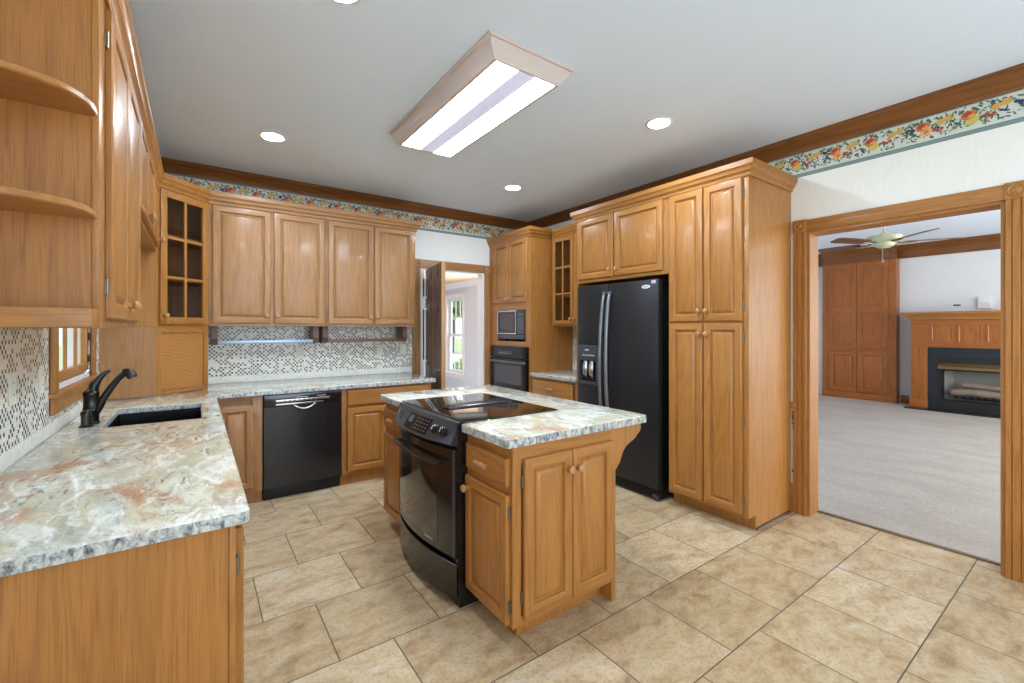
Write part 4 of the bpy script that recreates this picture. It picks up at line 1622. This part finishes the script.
# pieces of the dispenser are its own mesh islands: cradle, panel print and tray
mb = MB()
for u in (da + .09, da + .17):
    mb.tube([fr.P(u, 1.08, -.02), fr.P(u + .004, 1.02, -.006), fr.P(u, .96, -.012), fr.P(u - .004, .925, -.03)], [.024, .03, .026, .012], 12)
mb.build('paddle', SILVER, dl_)
mb = MB()
for i in range(5):
    mb.fbox(fr, (da + .07 + i * .032, 1.13, .0102), (da + .09 + i * .032, 1.142, .0106))
mb.fbox(fr, (da + .10, 1.18, .0102), (da + .15, 1.192, .0106))
mb.build('panel_print', LABEL, dl_)


def fhandle(u, du, par):
    mb = MB()
    pts = []
    n = 16
    for i in range(n + 1):
        s = i / n
        v = .62 + 1.09 * s
        bow = math.sin(math.pi * s)
        pts.append(fr.P(u + du * (1 - s) , v, .012 + .045 * bow ** .6))
    mb.tube(pts, [.012] + [.016] * (n - 1) + [.012], 12)
    mb.cyl(fr.P(u + du, .63, 0.0005), fr.P(u + du, .63, .03), .014, 12)
    mb.cyl(fr.P(u, 1.70, 0.0005), fr.P(u, 1.70, .03), .014, 12)
    mb.build('handle', plain('charcoal_satin', (120, 122, 126), .3, .5), par)


fhandle(FU(yS) - .032, -.03, dl_)
fhandle(FU(yS) + .03, -.012, dr_)
mb = MB()
c = fr.P(FU(2.288), 1.727, .0002)
mb.prism([c + fr.u * .042 * math.cos(a) + fr.v * .015 * math.sin(a) for a in [2 * math.pi * i / 24 for i in range(24)]], fr.w * .003)
bd = mb.build('badge', plain('badge_silver', (222, 224, 226), .3), dr_)
mb = MB()
for i, wd in enumerate((.007, .005, .008, .005, .006, .005)):
    a = FU(2.288) - .026 + i * .0092
    mb.fbox(fr, (a, 1.7225, .0033), (a + wd, 1.7315, .0036))
mb.build('badge_lettering', plain('badge_grey', (110, 112, 116), .4), dr_)
mb = MB()
mb.fbox(fr, (FU(2.235), 1.748, .0002), (FU(2.195), 1.785 - .012, .0008), 0)
mb.fbox(fr, (FU(2.231), 1.752, .0009), (FU(2.199), 1.760, .0011), 1)
mb.build('sticker', [plain('sticker_lilac', (214, 196, 214), .5), plain('sticker_red', (190, 90, 100), .5)], dr_)
mb = MB()
mb.fbox(fr, (.004, .016, -.05), (L - .004, .088, -.02), 0, .006)
for i in range(6):
    mb.fbox(fr, (.05, .026 + i * .009, -.0202), (L - .05, .030 + i * .009, -.017))
mb.build('toe_grille', BLACKMATTE, t)
mb = MB()
mb.cyl(fr.P(L - .03, .001, -.025), fr.P(L - .03, .022, -.025), .014, 12)
mb.fbox(fr, (L - .06, .024, -.0195), (L - .01, .05, -.004), 0, .003)
mb.build('levelling_foot', GREYPLASTIC, t)

# ------------------------------------------------------------------ island
IX, IY, IT, IB = 1.096, 1.525, .92, .88
RY0, RY1 = 1.912, 2.662           # range bay
t = thing('island_cabinet', 'oak island cabinet end with double doors right of the range', 'cabinet', (1.42, 1.7, 0))
mb = MB()
mb.box((IX + .0202, IY + .0202, .1), (1.711, RY0 - .004, IB - .0005), 0)
mb.box((1.172, 1.602, .0005), (1.711, RY0 - .006, .1), 0)
mb.build('cabinet_body', OAK['z'], t)
fa = face_y(IX, IY)
fb = face_mx(IX, RY0 - .004)
LA, LB = 1.711 - IX, RY0 - .004 - IY
ff = MB()
ff.fbox(fa, (0, .1, -.02), (.045, IB - .0005, 0), 0)
ff.fbox(fa, (LA - .012, .1, -.02), (LA, IB - .0005, 0), 0)
ff.fbox(fa, (.045, .1, -.0199), (LA - .012, .14, -.0002), 1)
ff.fbox(fa, (.045, .80, -.0199), (LA - .012, IB - .0005, -.0002), 1)
ff.fbox(fb, (0, .1, -.02), (.03, IB - .0005, 0), 0)
ff.fbox(fb, (LB - .03, .1, -.02), (LB - .0205, IB - .0005, 0), 0)
for a, b in ((.1, .135), (.655, .71), (.82, IB - .0005)):
    ff.fbox(fb, (.03, a, -.0199), (LB - .03, b, -.0002), 2)
ff.build('face_frame', [OAK['z'], OAK['x'], OAK['y']], t)
panel_door(fa, .053, .128, .332, .822, t, OAK, (.306, .735), -1)
panel_door(fa, .336, .128, .614, .822, t, OAK, (.362, .735), 1)
drawer_front(fb, .012, .705, LB - .02, .827, t, OAK)
panel_door(fb, .008, .112, LB - .02, .668, t, OAK, (.012 + .022, .61), 1, .05)
mb = MB()
mb.box((1.7115, IY, .0008), (1.744, 3.06, IB - .0005), 0, .001)
mb.build('leg_panel', OAK['z'], t)
mb = MB()
crv = [(1.7445, .879), (1.945, .879), (1.945, .845), (1.935, .832), (1.915, .818), (1.905, .806), (1.885, .796), (1.855, .785), (1.825, .768), (1.802, .745), (1.788, .718), (1.778, .695), (1.764, .682), (1.756, .670), (1.7445, .662)]
mb.prism([(x, IY + .0005, z) for x, z in crv], (0, .032, 0))
mb.build('corbel', OAK['z'], t)

t = thing('island_cabinet', 'narrow oak island cabinet with drawer on the far side of the range', 'cabinet', (1.42, 2.87, 0))
y0, y1 = RY1 + .004, 3.07
fb = face_mx(IX, y1)
LB = y1 - y0
carcass(fb, LB, 0, IB - .0005, 1.711 - IX, t, OAK, kick=.1, kickin=.076, rails=((.1, .135), (.64, .70), (.83, IB - .0005)), sw=.03)
drawer_front(fb, .012, .70, LB - .012, .83, t, OAK)
panel_door(fb, .012, .112, LB - .012, .66, t, OAK, (LB - .035, .61), -1, .05)

mb = slab([1.058, 1.66, 1.985], [1.508, 1.90, 2.672, 3.09], {(0, 1)}, IB, IT, ((1.058, 1.508), (1.985, 1.508), (1.985, 3.09), (1.058, 3.09)), .009)
tag(mb.build('countertop', [GRAN, GRANE], loc=(1.5, 2.3, IB)), 'cream granite island countertop around the black range', 'countertop')

# range: slide-in with bowed front
RX, RB = 1.04, .05                # front plane at the ends, bow of the front


def bow(y):
    s = (y - RY0) / (RY1 - RY0) * 2 - 1
    return RB * (1 - s * s)


NY = 14
YS = [RY0 + .006 + (RY1 - RY0 - .012) * i / NY for i in range(NY + 1)]


def bowed(mb, z0, z1, w0, w1, ya=None, yb=None, lip=.004, mi=0, x_in=None):
    """solid following the bowed front: from w0 inside to w1 outside"""
    ys = [y for y in YS if (ya is None or y > ya) and (yb is None or y < yb)]
    if ya is not None:
        ys = [ya] + ys
    if yb is not None:
        ys = ys + [yb]
    rs = []
    for y in ys:
        xo = RX - bow(y) - w1
        xi = RX - bow(y) - w0 if x_in is None else x_in
        rs.append([Vector((xi, y, z0)), Vector((xo + lip, y, z0)), Vector((xo, y, z0 + lip)), Vector((xo, y, z1 - lip)), Vector((xo + lip, y, z1)), Vector((xi, y, z1))])
    mb.rings(rs, mi)


t = thing('range', 'black slide-in electric range built into the kitchen island', 'range', (1.35, 2.29, 0))
mb = MB()
mb.box((1.045, RY0, .06), (1.657, RY1, .9195), 0)
mb.box((1.06, RY0 + .01, .0008), (1.64, RY1 - .01, .06), 0)
mb.build('range_body', BLACK, t)
mb = MB()
bowed(mb, .045, .222, 0, 0, x_in=1.044)
d = mb.build('storage_drawer', BLACK, t)
mb = MB()
bowed(mb, .252, .788, 0, .004, x_in=1.044)
d = mb.build('oven_door', BLACK, t)
mb = MB()
bowed(mb, .30, .655, -.004, .0052, 2.06, 2.52, .001)
mb.build('window', GLASSBLACK, d)
mb = MB()
for za, zb in ((.252, .788),):
    bowed(mb, za + .004, zb - .004, -.002, .0058, RY0 + .010, RY0 + .028, .001)
    bowed(mb, za + .004, zb - .004, -.002, .0058, RY1 - .028, RY1 - .010, .001)
mb.build('side_trim', GREYPLASTIC, d)
mb = MB()
pts = []
for i in range(17):
    y = 2.0 + .58 * i / 16
    pts.append(Vector((RX - bow(y) - .038, y, .715)))
mb.tube(pts, .0105, 12, flat=1.0)
for y in (2.03, 2.55):
    mb.cyl((RX - bow(y) - .0045, y, .715), (RX - bow(y) - .036, y, .715), .009, 10)
mb.build('handle', plain('black_bronze_bar', (46, 42, 42), .22, .5), d)
mb = MB()
for i, wd in enumerate((.008, .006, .009, .007, .006, .008, .006)):
    y = 2.18 - i * .012
    mb.box((RX - bow(y) - .0046, y - wd, .285), (RX - bow(y) - .0040, y, .297))
mb.build('brand_lettering', LABEL, d)
# sloping control panel
mb = MB()
rs = []
for y in [RY0 + .002] + YS[1:-1] + [RY1 - .002]:
    b = bow(y)
    rs.append([Vector((1.0445, y, .812)), Vector((RX - b * 1.0 - .028, y, .812)), Vector((RX - b * 1.0 - .034, y, .820)), Vector((RX - b * .5 + .008, y, .918)), Vector((RX - b * .5 + .012, y, .922)), Vector((1.0645, y, .922)), Vector((1.0445, y, .92))])
mb.rings(rs)
cp = mb.build('control_panel', plain('graphite_enamel', (44, 46, 52), .34, coat=.2), t)


def cpP(y, s, out=0.0):
    b = bow(y)
    lo = Vector((RX - b - .034, y, .820))
    hi = Vector((RX - b * .5 + .008, y, .918))
    n = Vector((-(hi - lo).z, 0, (hi - lo).x)).normalized()
    if n.x > 0:
        n = -n
    return lo + (hi - lo) * s + n * out


def cp_patch(name, y0, y1, s0, s1, mat, out=.0006):
    mb = MB()
    n = 8
    rs = []
    for i in range(n + 1):
        y = y0 + (y1 - y0) * i / n
        rs.append([cpP(y, s0, -.002), cpP(y, s0, out), cpP(y, s1, out), cpP(y, s1, -.002)])
    mb.rings(rs)
    return mb.build(name, mat, cp)


cp_patch('touch_panel', 2.135, 2.42, .10, .86, plain('smoked_panel', (20, 18, 20), .15))
for ya in (2.535, 2.59):
    cp_patch('touch_pad', ya, ya + .04, .25, .75, plain('touch_pad_black', (14, 14, 16), .2), .003)
cp_patch('display', 2.34, 2.40, .4, .75, plain('display_grey', (78, 78, 84), .2), .0011)
mb = MB()
for r in range(4):
    for c in range(5):
        y = 2.30 - c * .032
        s = .2 + r * .16
        p0 = cpP(y, s, .0008)
        mb.add([cpP(y, s, .0011), cpP(y - .016, s, .0011), cpP(y - .016, s + .06, .0011), cpP(y, s + .06, .0011)], [(0, 1, 2, 3)])
mb.build('keypad_print', plain('dim_print', (84, 80, 80), .5), cp)
mb = MB()
for r in range(4):
    for c in range(2):
        y = 2.50 - c * .036
        s = .2 + r * .15
        mb.add([cpP(y, s, .0011), cpP(y - .02, s, .0011), cpP(y - .02, s + .06, .0011), cpP(y, s + .06, .0011)], [(0, 1, 2, 3)])
mb.build('button_print', plain('dim_button_print', (84, 80, 80), .5), cp)
for y in (2.07, 1.998):
    mb = MB()
    n = (cpP(y, .5, 1) - cpP(y, .5, 0)).normalized()
    mb.lathe(cpP(y, .5, .0005), n, [(.028, 0), (.028, .004), (.022, .006), (.021, .022), (.018, .025), (0, .025)], 20)
    kb = mb.build('control_knob', BLACK, cp)
    mb = MB()
    a = cpP(y, .5, .0256)
    up = (cpP(y, 1, 0) - cpP(y, 0, 0)).normalized()
    sd = n.cross(up)
    mb.add([a + sd * .003 - up * .012, a + sd * .003 + up * .014, a - sd * .003 + up * .014, a - sd * .003 - up * .012], [(0, 1, 2, 3)])
    mb.build('knob_pointer', LABEL, kb)
# glass top
mb = MB()
mb.box((1.066, 1.882, .9206), (1.67, 2.692, .927), 0, .0025)
ct = mb.build('glass_cooktop', GLASSBLACK, t)
mb = MB()
for cx, cy, r in ((1.24, 2.06, .10), (1.50, 2.06, .075), (1.24, 2.52, .075), (1.50, 2.52, .10)):
    for rr in (r, r * .65):
        n = 40
        pts = [(cx + rr * math.cos(2 * math.pi * i / n), cy + rr * math.sin(2 * math.pi * i / n)) for i in range(n)]
        pin = [(cx + (rr - .0025) * math.cos(2 * math.pi * i / n), cy + (rr - .0025) * math.sin(2 * math.pi * i / n)) for i in range(n)]
        mb.add([(x, y, .9272) for x, y in pts] + [(x, y, .9272) for x, y in pin], [(i, (i + 1) % n, n + (i + 1) % n, n + i) for i in range(n)])
mb.build('burner_ring', plain('burner_print', (58, 56, 58), .2), ct)
mb = MB()
mb.rings([rrect(1.16, 1.615, 2.232, 2.335, .03, .9272), rrect(1.16, 1.615, 2.232, 2.335, .03, .936), rrect(1.168, 1.607, 2.240, 2.327, .025, .941)])
for i in range(20):
    x = 1.195 + i * .0205
    mb.box((x, 2.252, .9402), (x + .008, 2.315, .9424))
mb.build('downdraft_vent', plain('vent_black', (30, 33, 38), .25, coat=.3), ct)

# ------------------------------------------------------------------ ceiling lights
t = thing('ceiling_light', 'long whitewashed wood box fluorescent light on the ceiling', 'light', (1.4, 2.42, ZC))
ox0, ox1, oy0, oy1 = 1.125, 1.665, 1.752, 3.085
ix0, ix1, iy0, iy1 = 1.195, 1.575, 1.800, 3.010
zb = ZC - .1
rr_ = lambda x0, x1, y0, y1, z: [Vector((x0, y0, z)), Vector((x1, y0, z)), Vector((x1, y1, z)), Vector((x0, y1, z))]
mb = MB()
mb.rings([rr_(ox0, ox1, oy0, oy1, ZC - .0006), rr_(ox0, ox1, oy0, oy1, ZC - .014), rr_(ox0 + .012, ox1 - .012, oy0 + .008, oy1 - .01, ZC - .018), rr_(ox0 + .012, ox1 - .012, oy0 + .008, oy1 - .01, ZC - .03),
          rr_(ix0 - .022, ix1 + .022, iy0 - .014, iy1 + .02, zb + .004), rr_(ix0 - .018, ix1 + .018, iy0 - .011, iy1 + .016, zb), rr_(ix0, ix1, iy0, iy1, zb), rr_(ix0, ix1, iy0, iy1, ZC - .07)], cap0=False)
mb.build('frame', PICKLED, t)
c0, c1 = ix0 + .136, ix0 + .244
mb = MB()
mb.box((ix0 + .001, iy0 + .001, zb + .001), (c0, iy1 - .001, zb + .006))
mb.build('diffuser', TUBE, t)
mb = MB()
mb.box((c1, iy0 + .001, zb + .001), (ix1 - .001, iy1 - .001, zb + .006))
mb.build('diffuser', TUBE, t)
mb = MB()
mb.box((c0 + .0003, iy0 + .001, zb + .0015), (c1 - .0003, iy1 - .001, zb + .006))
mb.build('diffuser_centre', TUBEDIM, t)

cans = [((.456, 3.654), 'round white ceiling downlight above the dishwasher run'), ((2.58, 1.87), 'round white ceiling downlight in front of the pantry'),
        ((2.574, 3.575), 'round white ceiling downlight in front of the oven cabinet'), ((.487, 1.90), 'round white ceiling downlight cut off by the picture top')]
first = None
for (x, y), lab in cans:
    if first is None:
        first = thing('downlight', lab, 'light', (x, y, ZC), 'recessed ceiling downlights')
        mb = MB()
        mb.lathe((x, y, ZC - .0005), (0, 0, -1), [(.090, 0), (.090, .003), (.082, .006), (.072, .006), (.069, .003), (.069, .001)], 32)
        mb.build('trim_ring', WHITE, first)
        mb = MB()
        mb.lathe((x, y, ZC - .0045), (0, 0, -1), [(.068, 0), (.068, .001), (.045, .003), (0, .004)], 32)
        mb.build('lens', CAN, first)
    else:
        r = first.copy()
        COL.objects.link(r)
        r.location = (x, y, ZC)
        r['label'] = lab
        for ch in list(first.children):
            c = ch.copy()
            COL.objects.link(c)
            c.parent = r

# ------------------------------------------------------------------ family room
CF = 10.5
yC0, yC1 = 2.48, 3.66
fr = face_mx(CF, yC1, .008)
L = yC1 - yC0
t = thing('built_in_cabinet', 'tall red-brown built-in cabinet left of the fireplace', 'cabinet', (10.6, 3.07, .008))
mb = MB()
mb.fbox(fr, (0, .0008, -.198), (L, 2.68, -.0202), 0)
mb.fbox(fr, (-.006, .0008, -.0199), (L + .006, .12, .012), 1, .004)
mb.build('cabinet_body', [CHERRY['z'], CHERRY['y']], t)
ff = MB()
ff.fbox(fr, (0, .121, -.02), (.12, 2.68, 0), 0)
ff.fbox(fr, (L - .13, .121, -.02), (L, 2.68, 0), 0)
for a, b in ((.121, .15), (.93, 1.03), (2.66, 2.68)):
    ff.fbox(fr, (.12, a, -.0199), (L - .13, b, -.0002), 1)
ff.build('face_frame', [CHERRY['z'], CHERRY['y']], t)


def tall_door(u0, u1, v0, v1, split, hs):
    mb = MB()
    if split:
        vm = v0 + (v1 - v0) * .44
        mb.fbox(fr, (u0, v0, .0006), (u1, v1, .012), 0)
        for a, b in ((u0, u0 + .08), (u1 - .08, u1)):
            mb.fbox(fr, (a, v0, .012), (b, v1, .022), 0)
        for a, b in ((v0, v0 + .09), (vm - .05, vm + .05), (v1 - .09, v1)):
            mb.fbox(fr, (u0 + .08, a, .012), (u1 - .08, b, .0219), 1)
        for a, b in ((v0 + .09, vm - .05), (vm + .05, v1 - .09)):
            rect_rings(mb, fr, u0 + .09, a + .01, u1 - .09, b - .01, [(0, .0121), (.035, .0195), (.04, .0195)], lambda i, s: 0)
    else:
        rect_rings(mb, fr, u0, v0, u1, v1, DPROF(.022, .08), lambda i, s: 1 if (i in (3, 4) and s in (0, 2)) else 0)
    d = mb.build('door', [CHERRY['z'], CHERRY['y']], t)
    for q in (.1, v1 - v0 - .1):
        hinge(fr, u0 if hs < 0 else u1, v0 + q, d, hs)
    return d


mid = .585
tall_door(.11, mid - .004, 1.02, 2.66, True, -1)
tall_door(mid + .004, L - .12, 1.02, 2.66, True, 1)
d = tall_door(.11, mid - .004, .14, .94, False, -1)
knob(fr, mid - .03, .6, .022, d, BRASS)
tall_door(mid + .004, L - .12, .14, .94, False, 1)
mb = MB()
crown_run(mb, (CF, yC1), (CF, yC0), (-1, 0), 0, 0, 2.9365, [(0, -.255), (.012, -.255), (.012, -.13), (.03, -.11), (.06, -.05), (.10, -.02), (.12, -.012), (.12, -.0075), (0, -.0075)])
mb.box((CF, yC0, 2.6885), (FX - .125, yC1, 2.928))
mb.build('crown', CROWN['y'], t)

# fireplace surround and gas logs
MX = 10.2
yM1, yM0 = 2.215, .105
fr = face_mx(MX, yM1, .008)
L = yM1 - yM0
t = thing('fireplace_surround', 'wooden mantelpiece with raised panels against the pale family room wall', 'fireplace', (10.45, 1.16, .008))
mb = MB()
lw = .215
for a, b in ((0, lw), (L - lw, L)):
    mb.fbox(fr, (a, .001, -.495), (b, 1.06, -.012), 0)
    for q in range(4):
        uu = a + .03 + q * (lw - .06) / 4
        mb.fbox(fr, (uu, .16, -.0119), (uu + .035, 1.06, -.002), 0, .003)
    mb.fbox(fr, (a - .01, .001, -.0119), (b + .01, .15, .006), 0, .003)
mb.fbox(fr, (0, 1.06, -.495), (L, 1.56, -.012), 1)
mb.build('mantel_body', [CHERRY['z'], CHERRY['y']], t)
n = 5
for i in range(n):
    a = .235 + i * (L - .47) / n
    mb = MB()
    rect_rings(mb, fr, a + .02, 1.14, a + (L - .47) / n - .02, 1.45, [(0, -.0119), (0, -.002), (.02, 0), (.03, -.006), (.06, 0), (.065, 0)], lambda i_, s_: 0)
    mb.build('panel', CHERRY['z'], t)
mb = MB()
mb.fbox(fr, (-.03, 1.53, -.495), (L + .03, 1.58, .03), 0, .006)
mb.fbox(fr, (-.06, 1.58, -.495), (L + .06, 1.615, .06), 0, .006)
mb.fbox(fr, (-.12, 1.615, -.495), (L + .12, 1.662, .10), 0, .008)
mb.build('mantel_shelf', OAK['y'], t)
mb = MB()
ou0, ou1, ov0, ov1 = .33, L - .33, .06, .90
mb.fbox(fr, (lw + .001, .001, -.3), (ou0, 1.059, -.03), 0)
mb.fbox(fr, (ou1, .001, -.3), (L - lw - .001, 1.059, -.03), 0)
mb.fbox(fr, (ou0, ov1, -.3), (ou1, 1.059, -.03), 0)
mb.build('slate_facing', SLATE, t)
mb = MB()
mb.fbox(fr, (ou0, .001, -.29), (ou1, .17, -.025), 0)
mb.fbox(fr, (ou0, .17, -.29), (ou0 + .05, ov1, -.025), 0)
mb.fbox(fr, (ou1 - .05, .17, -.29), (ou1, ov1, -.025), 0)
mb.fbox(fr, (ou0 + .05, .67, -.29), (ou1 - .05, ov1, -.04), 0)
mb.build('firebox_frame', SOOT, t)
mb = MB()
mb.prism([fr.P(ou0 + .02, .70, -.0395), fr.P(ou0 + .02, .70, .03), fr.P(ou0 + .02, .74, .035), fr.P(ou0 + .02, .80, -.0395)], fr.u * (ou1 - ou0 - .04))
mb.build('brass_hood', plain('dull_brass', (150, 128, 84), .35, .8), t)
mb = MB()
mb.fbox(fr, (ou0 + .05, .17, -.48), (ou1 - .05, .18, -.29), 0)
mb.fbox(fr, (ou0 + .05, .18, -.48), (ou1 - .05, ov1, -.47), 0)
mb.prism([fr.P(ou0 + .05, .18, -.291), fr.P(ou0 + .14, .18, -.469), fr.P(ou0 + .05, .18, -.469)], (0, 0, .5))
mb.prism([fr.P(ou1 - .05, .18, -.291), fr.P(ou1 - .14, .18, -.469), fr.P(ou1 - .05, .18, -.469)], (0, 0, .5))
mb.build('firebox_lining', FIREBRICK, t)

t = thing('fire_grate', 'black grate under the ceramic logs in the fireplace', 'grate', fr.P(L / 2, .181, -.25))
mb = MB()
for i in range(12):
    u = ou0 + .22 + i * .085
    mb.tube([fr.P(u, .194, -.27), fr.P(u, .215, -.255), fr.P(u, .215, -.14), fr.P(u, .26, -.115)], .010, 8)
mb.tube([fr.P(ou0 + .18, .215, -.2), fr.P(ou1 - .18, .215, -.2)], .010, 8)
mb.build('grate_bars', SOOT, t)
rng = random.Random(2)
for k, (ua, ub, v, w, r, lab) in enumerate(((ou0 + .15, ou1 - .25, .306, -.20, .062, 'thick front ceramic log lying on the fireplace grate'),
                                            (ou0 + .28, ou1 - .45, .424, -.225, .044, 'thinner ceramic log stacked on top in the fireplace'))):
    mb = MB()
    pts, rad = [], []
    for i in range(15):
        s = i / 14
        pts.append(fr.P(ua + (ub - ua) * s, v + .012 * math.sin(s * 7 + k), w + .010 * math.sin(s * 5 + 2 * k)))
        rad.append(r * (1 + .10 * math.sin(s * 23 + k * 3)) * (.9 if i in (0, 14) else 1))
    mb.tube(pts, rad, 14)
    tag(mb.build('fire_log', LOGWOOD, loc=fr.P((ua + ub) / 2, v - r, w)), lab, 'log', 'ceramic fireplace logs')
mb = MB()
mb.box((9.98, .06, .0085), (10.188, 2.26, .02), 0, .002)
mb.box((10.18, .34, .0085), (10.22, 1.98, .0199), 0)
tag(mb.build('hearth', SLATE, loc=(10.1, 1.16, .0085)), 'low dark slate hearth in front of the fireplace', 'hearth')
t = thing('chime_box', 'small white box on the wall above the mantel shelf', 'chime', (FX - .03, 1.38, 1.72))
mb = MB()
mb.box((FX - .05, 1.30, 1.72), (FX - .0008, 1.46, 1.92), 0, .008)
mb.build('cover', WHITE, t)
mb = MB()
for i in range(4):
    mb.box((FX - .0515, 1.33, 1.76 + i * .02), (FX - .0502, 1.43, 1.765 + i * .02))
mb.build('slot', PAVE, t)
mb = MB()
mb.box((FX - .006, 1.67, 1.775), (FX - .0008, 1.76, 1.805), 0, .002)
tag(mb.build('cable_plate', plain('dull_grey_plate', (110, 108, 106), .5), loc=(FX, 1.715, 1.79)), 'tiny dark cable plate on the wall over the mantel', 'plate')
# white door at the far left of the family room wall
mb = MB()
mb.box((FX - .03, 3.72, .01), (FX - .001, 3.80, 2.2), 0, .004)
mb.box((FX - .03, 4.52, .01), (FX - .001, 4.59, 2.2), 0, .004)
mb.box((FX - .03, 3.80, 2.12), (FX - .001, 4.52, 2.2), 0, .004)
dd = struct('door_1', mb, WHITE)
mb = MB()
mb.box((FX - .022, 3.8005, .012), (FX - .002, 4.5195, 2.119))
mb.build('door_leaf', WHITE, dd)

# ceiling fan
FXc, FYc = 6.4, 1.62
t = thing('ceiling_fan', 'pale green and brass ceiling fan with wood blades in the family room', 'fan', (FXc, FYc, 2.929))
mb = MB()
mb.lathe((FXc, FYc, 2.9295), (0, 0, -1), [(.06, 0), (.07, .02), (.055, .05), (.02, .07), (.012, .075)], 24)
mb.build('canopy', CREAMFAN, t)
mb = MB()
mb.cyl((FXc, FYc, 2.86), (FXc, FYc, 2.47), .011, 12)
mb.build('downrod', CREAMFAN, t)
mb = MB()
mb.lathe((FXc, FYc, 2.495), (0, 0, -1), [(.02, 0), (.03, .012), (.05, .03), (.14, .045), (.165, .06), (.165, .11), (.13, .125), (.10, .13), (.09, .165), (.05, .185), (0, .188)], 28)
mb.build('motor_housing', CREAMFAN, t)
mb = MB()
mb.cyl((FXc - .05, FYc, 2.32), (FXc - .05, FYc, 2.17), .002, 6)
mb.lathe((FXc - .05, FYc, 2.17), (0, 0, -1), [(.004, 0), (.012, .01), (.014, .022), (.006, .034), (0, .036)], 10)
mb.build('pull_chain', SILVER, t)
for i in range(5):
    a = math.radians(12 + 72 * i)
    d = Vector((math.cos(a), math.sin(a), 0))
    s = Vector((-d.y, d.x, 0))
    up = Vector((0, 0, 1))
    c = Vector((FXc, FYc, 2.365))
    tilt = (s * math.cos(.2) + up * math.sin(.2))
    mb = MB()
    outl = []
    prof = [(.22, .045), (.26, .06), (.40, .068), (.60, .072), (.665, .066), (.685, .05)]
    pa = [c + d * r + tilt * w for r, w in prof]
    pb = [c + d * r - tilt * w for r, w in reversed(prof)]
    mb.prism(pa + pb, up * .008)
    bl = mb.build('blade', WALNUT['y' if abs(d.y) > abs(d.x) else 'x'], t)
    mb = MB()
    mb.tube([c + d * .12 + up * .002, c + d * .17 - up * .01, c + d * .22 - up * .004, c + d * .29 - up * .002], [.012, .016, .020, .012], 10, flat=.5)
    mb.build('blade_arm', BRASS, bl)

# ------------------------------------------------------------------ outside the windows
mb = MB()
mb.box((4.7, -10, -.3), (60, 60, -.2))
struct('ground', mb, LAWN)
mb = MB()
mb.box((-40, -10, -.3), (-.9, 60, -.2))
struct('ground', mb, LAWN)
mb = MB()
mb.box((9.5, 16.5, -.1995), (13, 28, -.18), 0)
tag(mb.build('driveway', PAVE, loc=(11, 21, -.2)), 'pale driveway outside the hall window', 'driveway')


def leafy(name, c, rx, rz, lab, cat, seed, trunk=None):
    rng = random.Random(seed)
    t = thing(name, lab, cat, (c[0], c[1], -.199))
    mb = MB()
    for i in range(900):
        th, ph = rng.uniform(0, 2 * math.pi), math.acos(rng.uniform(-1, 1))
        r = rng.uniform(.55, 1.0)
        p = Vector((c[0] + rx * r * math.sin(ph) * math.cos(th), c[1] + rx * r * math.sin(ph) * math.sin(th), c[2] + rz * r * math.cos(ph)))
        s = rx * .12
        q = Vector((rng.uniform(-1, 1), rng.uniform(-1, 1), rng.uniform(-1, 1))).normalized()
        o_ = q.orthogonal() * s
        w = q.cross(o_).normalized() * s * .6
        mb.add([p - o_, p + w, p + o_, p - w], [(0, 1, 2, 3)])
    mb.build('foliage', GREEN, t)
    if trunk:
        mb = MB()
        mb.tube([(c[0], c[1], -.199), (c[0] + .05, c[1], c[2] * .5), (c[0], c[1], c[2])], [trunk, trunk * .8, trunk * .5], 10)
        mb.build('trunk', WALNUT['z'], t)
    else:
        mb = MB()
        mb.tube([(c[0], c[1], -.199), (c[0], c[1], c[2])], [.03, .02], 8)
        mb.build('stem', WALNUT['z'], t)


leafy('tree', (13.5, 25.5, 4.6), 3.2, 2.6, 'leafy green tree seen through the hall window', 'tree', 1, .2)
leafy('shrub', (5.2, 9.4, .25), .35, .42, 'low green shrub outside the hall window', 'shrub', 2)
